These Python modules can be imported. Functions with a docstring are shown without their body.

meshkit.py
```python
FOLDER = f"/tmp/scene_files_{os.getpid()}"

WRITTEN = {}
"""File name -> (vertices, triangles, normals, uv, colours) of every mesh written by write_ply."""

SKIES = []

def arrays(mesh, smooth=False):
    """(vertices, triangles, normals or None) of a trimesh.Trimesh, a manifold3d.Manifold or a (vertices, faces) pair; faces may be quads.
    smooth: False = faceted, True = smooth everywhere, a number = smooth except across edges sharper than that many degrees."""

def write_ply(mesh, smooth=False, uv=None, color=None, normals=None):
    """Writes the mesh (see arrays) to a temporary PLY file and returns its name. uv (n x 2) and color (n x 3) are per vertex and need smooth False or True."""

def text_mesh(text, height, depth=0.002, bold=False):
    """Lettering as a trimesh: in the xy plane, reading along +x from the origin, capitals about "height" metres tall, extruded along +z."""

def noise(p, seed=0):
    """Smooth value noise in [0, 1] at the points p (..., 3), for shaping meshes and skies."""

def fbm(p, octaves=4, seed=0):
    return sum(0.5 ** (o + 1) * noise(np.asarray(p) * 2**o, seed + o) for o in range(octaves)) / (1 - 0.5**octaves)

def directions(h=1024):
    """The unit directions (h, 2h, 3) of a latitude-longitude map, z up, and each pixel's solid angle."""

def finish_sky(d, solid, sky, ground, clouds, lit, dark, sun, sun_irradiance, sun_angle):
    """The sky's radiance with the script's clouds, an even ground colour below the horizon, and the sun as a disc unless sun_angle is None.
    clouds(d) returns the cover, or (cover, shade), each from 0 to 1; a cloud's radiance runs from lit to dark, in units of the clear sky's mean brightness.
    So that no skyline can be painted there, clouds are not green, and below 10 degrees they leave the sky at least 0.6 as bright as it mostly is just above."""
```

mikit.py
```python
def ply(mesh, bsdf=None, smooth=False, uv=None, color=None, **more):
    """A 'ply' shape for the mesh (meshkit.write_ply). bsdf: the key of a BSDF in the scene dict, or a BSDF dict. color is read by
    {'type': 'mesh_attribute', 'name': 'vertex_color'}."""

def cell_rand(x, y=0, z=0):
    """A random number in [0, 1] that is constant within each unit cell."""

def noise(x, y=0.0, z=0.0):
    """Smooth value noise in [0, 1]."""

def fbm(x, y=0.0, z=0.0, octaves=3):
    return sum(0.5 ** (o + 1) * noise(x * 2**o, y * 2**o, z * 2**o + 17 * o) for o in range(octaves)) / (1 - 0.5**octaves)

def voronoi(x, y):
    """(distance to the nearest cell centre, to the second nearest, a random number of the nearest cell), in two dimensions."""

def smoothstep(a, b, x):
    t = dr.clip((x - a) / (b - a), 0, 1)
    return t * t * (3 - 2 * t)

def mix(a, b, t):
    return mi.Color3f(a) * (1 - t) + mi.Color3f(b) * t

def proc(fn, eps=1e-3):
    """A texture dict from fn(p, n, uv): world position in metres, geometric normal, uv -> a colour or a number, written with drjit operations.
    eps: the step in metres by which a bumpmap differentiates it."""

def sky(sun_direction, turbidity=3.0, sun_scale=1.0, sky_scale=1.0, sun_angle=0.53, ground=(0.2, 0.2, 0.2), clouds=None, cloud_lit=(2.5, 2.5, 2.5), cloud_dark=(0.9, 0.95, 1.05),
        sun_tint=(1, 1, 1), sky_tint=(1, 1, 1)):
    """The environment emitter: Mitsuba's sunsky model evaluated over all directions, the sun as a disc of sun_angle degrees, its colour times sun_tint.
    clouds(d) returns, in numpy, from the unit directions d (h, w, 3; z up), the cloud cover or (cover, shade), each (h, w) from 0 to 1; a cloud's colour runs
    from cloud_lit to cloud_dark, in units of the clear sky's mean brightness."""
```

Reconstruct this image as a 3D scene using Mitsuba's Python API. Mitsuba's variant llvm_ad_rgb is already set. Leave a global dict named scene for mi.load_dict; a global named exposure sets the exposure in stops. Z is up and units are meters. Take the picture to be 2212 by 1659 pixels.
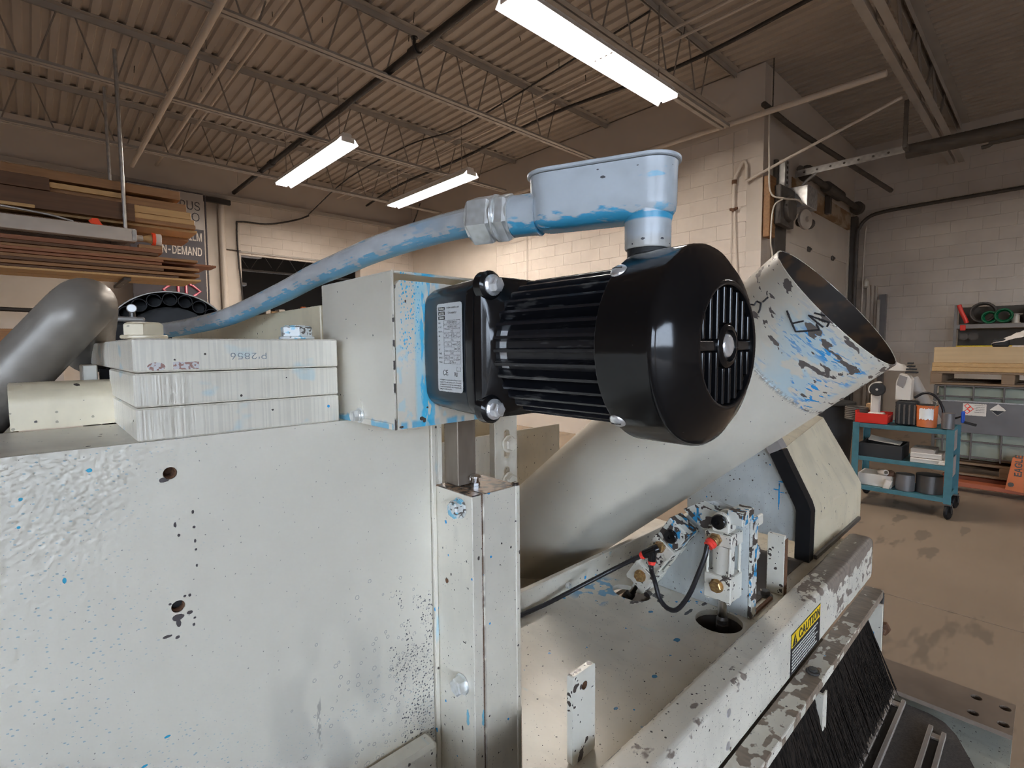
import math, random
import numpy as np
import trimesh
import mitsuba as mi
import drjit as dr
import mikit, meshkit
from mikit import proc, noise, fbm, voronoi, cell_rand, smoothstep, mix
from shapely.geometry import Polygon, Point, box as sbox
from shapely import affinity

T = mi.ScalarTransform4f
scene, labels = {}, {}
rnd = random.Random(7)

# ------------------------------------------------------------------ camera, light, exposure
EYE = (0.0, 0.0, 1.55)
FWD = (0.68343373, 0.72651145, -0.0714104)
UP = (0.05496587, 0.04633116, 0.99741274)
scene['camera'] = {'type': 'perspective', 'fov': 90.245, 'fov_axis': 'x', 'near_clip': 0.02, 'far_clip': 200.0,
                   'to_world': T().look_at(origin=list(EYE), target=[EYE[i] + FWD[i] for i in range(3)], up=list(UP))}
exposure = 0.12
scene['sky'] = mikit.sky((-0.3, -0.5, 0.75), turbidity=5.0, sun_scale=0.0, sky_scale=46.0,
                         clouds=lambda d: (0.9 + 0.0 * d[..., 2], 0.15 + 0.0 * d[..., 2]), cloud_lit=(1.75, 2.05, 2.5), cloud_dark=(1.1, 1.25, 1.5), ground=(0.07, 0.065, 0.06))
SKY = 1.0
TUBE_L = (118.0, 106.0, 93.0)      # radiance of the fluorescent tubes

# ------------------------------------------------------------------ mesh helpers
def TM(v, f):
    return trimesh.Trimesh(np.asarray(v, float), np.asarray(f, int), process=False)

def cat(*ms):
    ms = [m for m in ms if m is not None]
    return trimesh.util.concatenate(ms) if len(ms) > 1 else ms[0]

def hull(pts):
    m = trimesh.convex.convex_hull(np.asarray(pts, float))
    return m

def box(x0, x1, y0, y1, z0, z1, c=0.0):
    """box with chamfered edges"""
    x0, x1 = min(x0, x1), max(x0, x1); y0, y1 = min(y0, y1), max(y0, y1); z0, z1 = min(z0, z1), max(z0, z1)
    if c <= 0:
        m = trimesh.creation.box(extents=(x1 - x0, y1 - y0, z1 - z0)); m.apply_translation(((x0 + x1) / 2, (y0 + y1) / 2, (z0 + z1) / 2)); return m
    c = min(c, 0.45 * (x1 - x0), 0.45 * (y1 - y0), 0.45 * (z1 - z0))
    pts = []
    for x, sx in ((x0, 1), (x1, -1)):
        for y, sy in ((y0, 1), (y1, -1)):
            for z, sz in ((z0, 1), (z1, -1)):
                pts += [(x, y + sy * c, z + sz * c), (x + sx * c, y, z + sz * c), (x + sx * c, y + sy * c, z)]
    return hull(pts)

def rbox(x0, x1, y0, y1, z0, z1, r=0.003, n=2):
    s = trimesh.creation.icosphere(subdivisions=n, radius=r).vertices
    pts = []
    for x in (x0 + r, x1 - r):
        for y in (y0 + r, y1 - r):
            for z in (z0 + r, z1 - r):
                pts.append(s + np.array([x, y, z]))
    return hull(np.vstack(pts))

def frame(d):
    d = np.asarray(d, float); d = d / np.linalg.norm(d)
    a = np.array([0, 0, 1.0]) if abs(d[2]) < 0.9 else np.array([1.0, 0, 0])
    u = np.cross(a, d); u /= np.linalg.norm(u)
    return d, u, np.cross(d, u)

def lathe(p0, d, prof, n=32, caps=True, ref=None, ph=0.0):
    """surface of revolution: prof = [(s, r)...] along d from p0"""
    d, u, v = frame(d)
    if ref is not None:
        u = np.asarray(ref, float) - np.dot(ref, d) * d; u /= np.linalg.norm(u); v = np.cross(d, u)
    p0 = np.asarray(p0, float)
    th = np.arange(n) * 2 * np.pi / n + ph
    ring = np.cos(th)[:, None] * u + np.sin(th)[:, None] * v
    V = np.vstack([p0 + d * s + ring * r for s, r in prof])
    F = []
    k = len(prof)
    for i in range(k - 1):
        for j in range(n):
            a, b = i * n + j, i * n + (j + 1) % n
            F += [(a, b, b + n), (a, b + n, a + n)]
    if caps:
        V = np.vstack([V, p0 + d * prof[0][0], p0 + d * prof[-1][0]])
        c0, c1 = len(V) - 2, len(V) - 1
        for j in range(n):
            F.append((c0, (j + 1) % n, j)); F.append((c1, (k - 1) * n + j, (k - 1) * n + (j + 1) % n))
    m = TM(V, F)
    return m

def cyl(p0, p1, r, n=24, c=0.0, r1=None):
    p0, p1 = np.asarray(p0, float), np.asarray(p1, float)
    L = np.linalg.norm(p1 - p0); r1 = r if r1 is None else r1
    prof = [(0, r), (L, r1)] if c <= 0 else [(0, r - c), (c, r), (L - c, r1), (L, r1 - c)]
    return lathe(p0, p1 - p0, prof, n)

def hexb(p0, d, af, h, c=0.0006, ph=0.0, ref=None):
    """hexagonal head, af across flats, chamfered on its outer end"""
    r = af / math.sqrt(3)
    return lathe(p0, d, [(0, r), (h - c * 1.6, r), (h, r - c * 2.2)], 6, ref=ref, ph=ph)

def smooth_path(pts, per=8):
    P = np.asarray(pts, float)
    P = np.vstack([2 * P[0] - P[1], P, 2 * P[-1] - P[-2]])
    out = []
    for i in range(1, len(P) - 2):
        for t in np.linspace(0, 1, per, endpoint=False):
            a, b, c, d = P[i - 1], P[i], P[i + 1], P[i + 2]
            out.append(0.5 * (2 * b + (c - a) * t + (2 * a - 5 * b + 4 * c - d) * t * t + (3 * b - a - 3 * c + d) * t ** 3))
    out.append(P[-2])
    return np.array(out)

def tube(pts, r, n=12, per=8, smooth=True, closed_caps=True):
    """swept round tube; r a number or per-point array after smoothing"""
    P = smooth_path(pts, per) if smooth and len(pts) > 2 else np.asarray(pts, float)
    k = len(P)
    t = np.gradient(P, axis=0); t /= np.linalg.norm(t, axis=1, keepdims=True) + 1e-12
    R = np.broadcast_to(np.interp(np.linspace(0, 1, k), np.linspace(0, 1, len(np.atleast_1d(r))), np.atleast_1d(r)) if np.ndim(r) else r, (k,))
    a = np.array([0, 0, 1.0]) if abs(t[0][2]) < 0.9 else np.array([1.0, 0, 0])
    u = np.cross(t[0], a); u /= np.linalg.norm(u)
    V = []
    th = np.arange(n) * 2 * np.pi / n
    for i in range(k):
        u = u - np.dot(u, t[i]) * t[i]; u /= np.linalg.norm(u); v = np.cross(t[i], u)
        V.append(P[i] + R[i] * (np.cos(th)[:, None] * u + np.sin(th)[:, None] * v))
    V = np.vstack(V); F = []
    for i in range(k - 1):
        for j in range(n):
            a_, b_ = i * n + j, i * n + (j + 1) % n
            F += [(a_, b_, b_ + n), (a_, b_ + n, a_ + n)]
    if closed_caps:
        V = np.vstack([V, P[0], P[-1]]); c0, c1 = len(V) - 2, len(V) - 1
        for j in range(n):
            F.append((c0, (j + 1) % n, j)); F.append((c1, (k - 1) * n + j, (k - 1) * n + (j + 1) % n))
    return TM(V, F)

def place(m, o, ex, ey, ez):
    """local x,y,z -> world along ex,ey,ez from o"""
    A = np.eye(4); A[:3, 0], A[:3, 1], A[:3, 2], A[:3, 3] = ex, ey, ez, o
    m = m.copy(); m.apply_transform(A)
    if np.linalg.det(A[:3, :3]) < 0: pass
    return m

def prism(poly, axis, a0, a1):
    """extrude a 2-D polygon; axis 'x': polygon in (y,z); 'y': (x,z); 'z': (x,y)"""
    poly = Polygon(poly) if not hasattr(poly, 'geom_type') else poly
    m = trimesh.creation.extrude_polygon(poly, a1 - a0, engine='earcut')
    ex, ey, ez = {'x': ((0, 1, 0), (0, 0, 1), (1, 0, 0)), 'z': ((1, 0, 0), (0, 1, 0), (0, 0, 1)), 'y': ((0, 0, 1), (1, 0, 0), (0, 1, 0))}[axis]
    if axis == 'y':
        poly2 = affinity.affine_transform(poly, [0, 1, 1, 0, 0, 0])
        m = trimesh.creation.extrude_polygon(poly2, a1 - a0, engine='earcut')
    o = {'x': (a0, 0, 0), 'y': (0, a0, 0), 'z': (0, 0, a0)}[axis]
    return place(m, o, ex, ey, ez)

def bar(p, q, w, h=None, up=(0, 0, 1), c=0.0):
    """rectangular bar from p to q, width w (sideways), height h (along up)"""
    p, q = np.asarray(p, float), np.asarray(q, float); h = h or w
    d = q - p; L = np.linalg.norm(d); d = d / L
    s = np.cross(up, d); s /= np.linalg.norm(s) + 1e-12; u = np.cross(d, s)
    m = box(0, L, -w / 2, w / 2, -h / 2, h / 2, c)
    return place(m, p, d, s, u)

def angle_iron(x0, x1, y, z, leg, t, side):
    """L profile along x: vertical leg up at y, horizontal leg to the given side"""
    return cat(box(x0, x1, y, y + side * t, z, z + leg), box(x0, x1, y + side * t, y + side * leg, z, z + t))

def cat_shape(points, r):
    from shapely.geometry import LineString
    return LineString(points).buffer(r, 12)

def affinity_disc(o, d, ra, rb, h=0.0006):
    m = cyl(o, np.asarray(o, float) + np.asarray(d, float) * h, ra, 20)
    return m

def loft_x(levels, poly):
    """rounded block along x: levels of (x, outward growth) of a section in (y, z)"""
    rings = []
    for x, gr in levels:
        c = np.array(poly.buffer(gr, 6).exterior.coords)[:-1] if gr else np.array(poly.exterior.coords)[:-1]
        L = np.linspace(0, 1, 48, endpoint=False)
        i0 = np.argmin(c[:, 0] + c[:, 1]); c = np.roll(c, -i0, axis=0)
        p = np.vstack([c, c[:1]]); d = np.r_[0, np.cumsum(np.linalg.norm(np.diff(p, axis=0), axis=1))]; d /= d[-1]
        rings.append(np.c_[np.full(48, x), np.interp(L, d, p[:, 0]), np.interp(L, d, p[:, 1])])
    n = 48; V = np.vstack(rings); F = []
    for i in range(len(rings) - 1):
        for j in range(n):
            a, b = i * n + j, i * n + (j + 1) % n
            F += [(a, b, b + n), (a, b + n, a + n)]
    V = np.vstack([V, rings[-1].mean(0)])
    for j in range(n): F.append((len(V) - 1, (len(rings) - 1) * n + j, (len(rings) - 1) * n + (j + 1) % n))
    return TM(V, F)

# ------------------------------------------------------------------ scene book-keeping
counts = {}
def numbered(name):
    k = name; n = 0
    while k in counts:
        n += 1; k = f'{name}_{n:03d}'
    counts[k] = 1
    return k

def put(name, mesh, mat, parent=None, smooth=False, label=None, **kw):
    key = numbered((parent + '__' if parent else '') + name)
    shape = mesh if isinstance(mesh, dict) else mikit.ply(mesh, mat, smooth=smooth, **kw)
    scene[key] = shape
    if label: labels.setdefault(key, {})['label'] = label
    return key

def thing(name, label, category, group=None):
    key = numbered(name)
    labels[key] = {'label': label, 'category': category}
    if group: labels[key]['group'] = group
    return key

def solo(name, mesh, mat, label, category, group=None, smooth=False, kind=None):
    key = put(name, mesh, mat, None, smooth)
    labels[key] = {'label': label, 'category': category}
    if group: labels[key]['group'] = group
    if kind: labels[key]['kind'] = kind
    return key

def struct(name, mesh=None, mat=None, smooth=False, label=None):
    key = numbered(name)
    if mesh is not None: scene[key] = mikit.ply(mesh, mat, smooth=smooth)
    labels[key] = {'kind': 'structure'}
    if label: labels[key]['label'] = label
    return key

def shared(mesh, mat, smooth=False):
    d = mikit.ply(mesh, mat, smooth=smooth)
    return lambda tr: {**d, 'to_world': tr}

# ------------------------------------------------------------------ materials
def mat(name, col, rough=0.5, metal=0.0, spec=0.5, clear=0.0, bump=None, bump_scale=1.0, two=True, **kw):
    b = {'type': 'principled', 'base_color': proc(col) if callable(col) else {'type': 'rgb', 'value': list(col)},
         'roughness': proc(rough) if callable(rough) else float(rough), 'metallic': float(metal), 'specular': float(spec)}
    if clear: b['clearcoat'] = float(clear); b['clearcoat_gloss'] = kw.get('gloss', 0.9)
    if bump is not None:
        b = {'type': 'bumpmap', 'arbitrary': proc(bump, eps=kw.get('eps', 1e-3)), 'scale': float(bump_scale), 'bsdf': b}
    scene[name] = {'type': 'twosided', 'bsdf': b} if two else b
    return name

def planar(p, n):
    """two coordinates in the face's own plane, chosen by its normal"""
    ax, ay, az = dr.abs(n.x), dr.abs(n.y), dr.abs(n.z)
    top = az > dr.maximum(ax, ay)
    side = ax > ay
    u = dr.select(top, p.x, dr.select(side, p.y, p.x))
    v = dr.select(top, p.y, p.z)
    return u, v

def speckle(u, v, cell, dens, rmin, rmax):
    """1 inside irregular paint chips"""
    w = (fbm(u * 700, v * 700, 3.0, 2) - 0.5) * 0.5
    d, _, k = voronoi(u / cell, v / cell)
    r = rmin + (rmax - rmin) * cell_rand(k * 9173.0, 3.0, 1.0)
    return dr.select((k < dens) & (d * (1.0 + w * 1.2) < r), mi.Float(1), mi.Float(0))

def spots(u, v, items):
    """irregular spots at given places: (u, v, ru, rv)"""
    w = (fbm(u * 260, v * 260, 5.0, 3) - 0.5) * 1.3
    out = mi.Float(0)
    for a, b, ru, rv in items:
        q = dr.square((u - a) / ru) + dr.square((v - b) / rv)
        out = dr.maximum(out, dr.select(q + w < 1.0, mi.Float(1), mi.Float(0)))
    return out

CREAM = (0.69, 0.65, 0.555)
CHIP = (0.055, 0.045, 0.04)
BLUE = (0.02, 0.24, 0.50)
LBLUE = (0.30, 0.55, 0.66)

def painted(base, chips=0.25, cell=0.012, blue=0.0, fine=0.25, marks=(), bmarks=(), rust=(), seed=0.0, wash=0.06, rlo=0.03, rhi=0.12):
    def fn(p, n, uv):
        u, v = planar(p, n); u = u + seed
        big = fbm(u * 14, v * 14, seed, 3)
        c = mix(base, [b * 0.86 for b in base], smoothstep(0.35, 0.8, big))
        if wash: c = mix(c, [b * 0.8 for b in base], wash * 8 * smoothstep(0.55, 0.8, fbm(u * 60, v * 25, 9 + seed, 3)))
        if blue:
            sm = fbm(u * 55, v * 16, 21 + seed, 4)
            c = mix(c, LBLUE, 0.7 * smoothstep(1.0 - blue - 0.08, 1.0 - blue + 0.05, sm))
            c = mix(c, BLUE, speckle(u + 0.37, v, cell * 1.7, 0.06 + blue * 0.3, 0.03, 0.11))
        if bmarks: c = mix(c, BLUE, spots(u - seed, v, bmarks))
        if fine: c = mix(c, [b * 0.35 for b in base], 0.75 * speckle(u, v + 0.71, cell * 0.38, fine, 0.04, 0.15))
        if chips: c = mix(c, CHIP, speckle(u, v, cell, chips, rlo, rhi))
        if marks: c = mix(c, CHIP, spots(u - seed, v, marks))
        if rust: c = mix(c, (0.12, 0.06, 0.03), spots(u - seed, v, rust))
        return c
    return fn

def orange_peel(p, n, uv):
    u, v = planar(p, n)
    return 0.00035 * fbm(u * 210, v * 330, 2.0, 2)

# front panel: chips round the two holes, run of drips, spatter lower right
def panel_col(p, n, uv):
    u, v = planar(p, n)
    base = mi.Color3f(*CREAM)
    c = mix(base, [b * 0.84 for b in CREAM], smoothstep(0.4, 0.85, fbm(u * 9, v * 9, 1.0, 3)))
    c = mix(c, [0.40, 0.38, 0.34], 0.5 * smoothstep(0.6, 0.8, fbm(u * 26, v * 13, 4.0, 3)) * smoothstep(1.36, 1.15, v))
    left = smoothstep(0.16, -0.05, u) + smoothstep(1.28, 1.05, v) * 0.8
    c = mix(c, (0.17, 0.33, 0.40), 0.65 * speckle(u * 0.7 + v * 0.3, v, 0.0034, 0.5, 0.05, 0.17) * smoothstep(0.1, 0.8, left + fbm(u * 20, v * 20, 6.0, 2) - 0.5))
    c = mix(c, (0.10, 0.09, 0.085), 0.7 * speckle(u, v, 0.0042, 0.07 + 0.0 * u, 0.03, 0.11))
    lower = smoothstep(0.215, 0.300, u) * smoothstep(1.36, 1.15, v)
    c = mix(c, (0.09, 0.085, 0.09), speckle(u, v + 0.3, 0.0030, 0.8, 0.06, 0.32) * dr.select(noise(u * 110, v * 50, 3.0) < lower * 1.05, mi.Float(1), mi.Float(0)))
    st = smoothstep(0.0030, 0.0010, dr.abs(u - 0.1760 - 0.0015 * (noise(0.0, v * 120, 1.0) - 0.5))) * smoothstep(1.176, 1.184, v) * smoothstep(1.230, 1.222, v)
    c = mix(c, (0.25, 0.23, 0.20), 0.65 * st * smoothstep(0.3, 0.7, noise(u * 900, v * 300, 2.0)))
    ring = voronoi(u / 0.0085 + 3.0, v / 0.0085)
    rr = 0.10 + 0.14 * cell_rand(ring[2] * 7919.0, 1.0, 2.0)
    c = mix(c, (0.30, 0.29, 0.27), 0.75 * dr.select((dr.abs(ring[0] - rr) < 0.035) & (ring[2] < 0.55 * smoothstep(0.14, 0.26, u) * smoothstep(1.34, 1.22, v)), mi.Float(1), mi.Float(0)))
    dk = spots(u, v, [(0.0675, 1.4535, .0035, .002), (0.0715, 1.3455, .0040, .0025), (0.0712, 1.3405, .0016, .003), (0.0790, 1.3465, .0018, .0014), (0.0700, 1.3300, .0016, .0014), (0.0725, 1.418, .0010, .002), (0.0745, 1.409, .0010, .0012),
                      (0.0845, 1.425, .0008, .0014), (0.0848, 1.413, .0009, .0010), (0.0850, 1.402, .0008, .0016), (0.0852, 1.395, .0010, .0010), (0.0853, 1.382, .0008, .0014), (0.0795, 1.360, .0010, .0012), (0.0820, 1.341, .0011, .0010), (0.0812, 1.336, .0009, .0012), (0.0640, 1.333, .003, .0012), (0.0762, 1.3605, .0010, .0009), (0.0665, 1.3575, .0012, .0010)])
    c = mix(c, (0.07, 0.06, 0.06), dk)
    c = mix(c, (0.03, 0.30, 0.45), spots(u, v, [(0.0245, 1.468, .0016, .0014), (-0.010, 1.455, .001, .001), (-0.012, 1.437, .001, .001), (0.008, 1.395, .0010, .0020), (0.060, 1.255, .002, .0010), (0.045, 1.24, .002, .001)]))
    return c

def panel_bump(p, n, uv):
    u, v = planar(p, n)
    return 0.00034 * fbm(u * 420, v * 620, 2.0, 2) * (0.25 + smoothstep(0.2, -0.05, u) + 0.8 * smoothstep(1.30, 1.46, v))

mat('paint_panel', panel_col, 0.36, bump=panel_bump, bump_scale=1.0, spec=0.5)
mat('paint_plain', painted(CREAM, 0.10, fine=0.08), 0.38, clear=0.3)
mat('paint_frame', painted(CREAM, 0.16, 0.016, blue=0.25, fine=0.15, seed=1.3), 0.38, clear=0.3)

def plate_col(p, n, uv):
    u, v = planar(p, n)
    c = mix(CREAM, [b * 0.9 for b in CREAM], smoothstep(0.4, 0.7, noise(u * 900, v * 12, 2.0)))
    c = mix(c, LBLUE, 0.35 * smoothstep(0.62, 0.75, fbm(u * 40, v * 60, 11.0, 3)))
    c = mix(c, CHIP, speckle(u, v, 0.016, 0.08, 0.02, 0.06))
    return mix(c, BLUE, spots(u, v, [(0.195, 1.498, .0012, .0012)]))
def plate_bump(p, n, uv):
    u, v = planar(p, n)
    return 0.00022 * noise(u * 1000, v * 14, 2.0) * smoothstep(0.19, 0.06, u) + 0.00012 * noise(u * 700, v * 9, 7.0)
def top_plate_col(p, n, uv):
    u, v = planar(p, n)
    c = plate_col(p, n, uv)
    w = dr.select(dr.square((u - 0.0665) / 0.0055) + dr.square((v - 1.538) / 0.0032) < 1, mi.Float(1), mi.Float(0)) + dr.select((dr.abs(u - 0.0855) < 0.0085) & (dr.abs(v - 1.5382 - 0.0006 * noise(u * 900, 0, 0)) < 0.0028), mi.Float(1), mi.Float(0))
    return mix(c, mix((0.55, 0.53, 0.52), (0.30, 0.17, 0.14), smoothstep(0.45, 0.6, fbm(u * 700, v * 700, 1.0, 2))), w)
mat('paint_plate', plate_col, 0.3, bump=plate_bump, bump_scale=1.0, eps=3e-4)
mat('paint_top_plate', top_plate_col, 0.34)

def box_col(p, n, uv):
    u, v = planar(p, n)
    front = dr.abs(n.y) > 0.7
    c = mix(CREAM, [b * 0.9 for b in CREAM], smoothstep(0.35, 0.8, fbm(u * 12, v * 12, 3.0, 3)))
    s = fbm(p.x * 160, p.z * 120, 3.0, 3)
    near = smoothstep(0.2315, 0.2355, p.x) * smoothstep(0.246, 0.240, p.x - 0.012 * (fbm(p.z * 40, 1.0, 2.0, 2) - 0.5))
    lite = dr.maximum(near, 0.5 * smoothstep(0.66, 0.78, s)) * dr.select(front, mi.Float(1), mi.Float(0))
    c = mix(c, (0.30, 0.62, 0.74), 0.7 * lite)
    deep = smoothstep(0.2375, 0.240, p.x + 0.004 * (fbm(p.z * 130, 4.0, 2.0, 3) - 0.5)) * smoothstep(0.36, 0.5, fbm(p.x * 300, p.z * 90, 8.0, 3)) * smoothstep(0.262, 0.246, p.x)
    c = mix(c, (0.02, 0.42, 0.66), 0.9 * deep * dr.select(front, mi.Float(1), mi.Float(0)))
    c = mix(c, (0.05, 0.40, 0.62), dr.select(front, mi.Float(1), mi.Float(0)) * speckle(p.x, p.z * 0.7, 0.0021, 0.6, 0.1, 0.36) * smoothstep(0.55, 0.4, dr.abs(p.x - 0.229) / 0.02) * smoothstep(1.53, 1.56, p.z))
    low = smoothstep(1.4905, 1.487, p.z + 0.004 * (fbm(p.y * 160, p.x * 160, 3.0, 3) - 0.5))
    c = mix(c, (0.04, 0.36, 0.55), 0.8 * low * smoothstep(0.42, 0.55, fbm(u * 90, 3.0, 4.0, 3)))
    c = mix(c, CHIP, speckle(u, v, 0.014, 0.10, 0.02, 0.07))
    c = mix(c, CHIP, spots(p.x, p.z, [(0.2385, 1.4905, .002, .0017), (0.2408, 1.489, .0016, .002), (0.2185, 1.4853, .002, .001), (0.2445, 1.4995, .0012, .001), (0.2250, 1.5885, .0008, .0012), (0.2155, 1.6, .0006, .002)]) * dr.select(front, mi.Float(1), mi.Float(0)))
    return c
mat('paint_box', box_col, 0.33, bump=orange_peel, bump_scale=0.5)

def edge_chip_col(p, n, uv):
    c = mi.Color3f(*CREAM)
    return mix(c, CHIP, smoothstep(0.55, 0.6, fbm(p.x * 120 + p.y * 150, p.z * 110, 3.0, 3)))
mat('paint_edge', edge_chip_col, 0.4)

def post_col(p, n, uv):
    u, v = planar(p, n)
    c = painted(CREAM, 0.14, 0.010, 0.12, 0.2, seed=2.0)(p, n, uv)
    seam = smoothstep(0.0035, 0.0, dr.abs(p.x - 0.3237)) * smoothstep(0.42, 0.6, fbm(1.0, p.z * 70, 3.0, 3) + 0.35 * smoothstep(1.3, 1.1, p.z))
    c = mix(c, (0.10, 0.055, 0.035), seam * 0.9)
    top = smoothstep(1.4015, 1.4026, p.z)
    c = mix(c, mix((0.20, 0.12, 0.07), (0.03, 0.022, 0.018), smoothstep(0.4, 0.6, fbm(p.x * 160, p.y * 160, 5.0, 4))), top)
    c = mix(c, (0.18, 0.42, 0.52), spots(p.y + p.x, p.z, [(0.7105, 1.166, .0022, .010)]))
    c = mix(c, (0.03, 0.30, 0.42), smoothstep(0.3735, 0.3755, p.x) * smoothstep(1.105, 1.085, p.z))
    return mix(c, CHIP, spots(u, v, [(0.434, 1.3025, .002, .003), (0.426, 1.3115, .0012, .0016), (0.31767, 1.338, .0013, .002), (0.3742, 1.3285, .0008, .002), (0.410, 1.150, .0014, .003), (0.4045, 1.246, .003, .0007)]))
mat('paint_post', post_col, 0.36, clear=0.2)

# chute tube: worn outer band with blue streaks near the mouth
AX = np.array([0.0, -math.cos(math.radians(39.7)), math.sin(math.radians(39.7))]); TO = np.array([0.77, 0.199, 1.602]); TR = 0.1016
AXU = np.array([1.0, 0, 0]); AXV = np.cross(AX, AXU)
def tube_coords(p):
    d = [p.x - TO[0], p.y - TO[1], p.z - TO[2]]
    s = -(d[0] * AX[0] + d[1] * AX[1] + d[2] * AX[2])
    a = d[0] * AXU[0] + d[1] * AXU[1] + d[2] * AXU[2]
    b = d[0] * AXV[0] + d[1] * AXV[1] + d[2] * AXV[2]
    return s, dr.atan2(b, -a) * TR   # t = 0 on the side that faces -x, positive upwards
def tube_col(p, n, uv):
    s, t = tube_coords(p)
    c = mix(CREAM, [b * 0.92 for b in CREAM], smoothstep(0.4, 0.8, fbm(s * 10, t * 10, 3.0, 3)))
    band = smoothstep(0.104, 0.100, s + 0.004 * (fbm(t * 60, 1.0, 1.0, 3) - 0.5))
    c = mix(c, [b * 0.94 for b in CREAM], band)
    zone = band * smoothstep(0.020, -0.045, t + 0.45 * (s - 0.05) + 0.05 * (fbm(s * 30, t * 12, 4.0, 3) - 0.5)) * smoothstep(-0.135, -0.115, t) * smoothstep(-0.005, 0.03, s)
    bl = fbm(t * 95 + s * 140, s * 420 - t * 60, 7.0, 4)
    c = mix(c, (0.36, 0.58, 0.70), zone * 0.55 * smoothstep(0.46, 0.58, fbm(t * 40, s * 90, 3.0, 4)))
    c = mix(c, (0.03, 0.25, 0.52), zone * smoothstep(0.565, 0.63, bl) * smoothstep(0.35, 0.6, fbm(t * 22, s * 40, 8.0, 3)))
    seam = smoothstep(0.006, 0.0, dr.abs(s - 0.101)) * smoothstep(0.45, 0.55, noise(t * 900, s * 300, 1.0))
    c = mix(c, (0.28, 0.26, 0.22), 0.7 * seam)
    wear = smoothstep(0.675, 0.69, fbm(t * 46 + s * 60, s * 130 - t * 20, 17.0, 4) + 0.06 * smoothstep(0.03, 0.0, s)) * band
    c = mix(c, (0.10, 0.085, 0.075), wear)
    c = mix(c, (0.12, 0.11, 0.10), speckle(s, t, 0.012, 0.14, 0.02, 0.07))
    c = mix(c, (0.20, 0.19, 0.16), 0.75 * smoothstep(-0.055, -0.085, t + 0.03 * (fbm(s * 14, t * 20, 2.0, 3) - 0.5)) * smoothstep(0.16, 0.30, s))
    return c
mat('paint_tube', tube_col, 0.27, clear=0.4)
mat('tube_inside', lambda p, n, uv: mix((0.045, 0.038, 0.033), (0.10, 0.06, 0.035), smoothstep(0.45, 0.65, fbm(p.x * 40, p.y * 40, p.z * 40, 3))), 0.42, metal=0.3)

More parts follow.
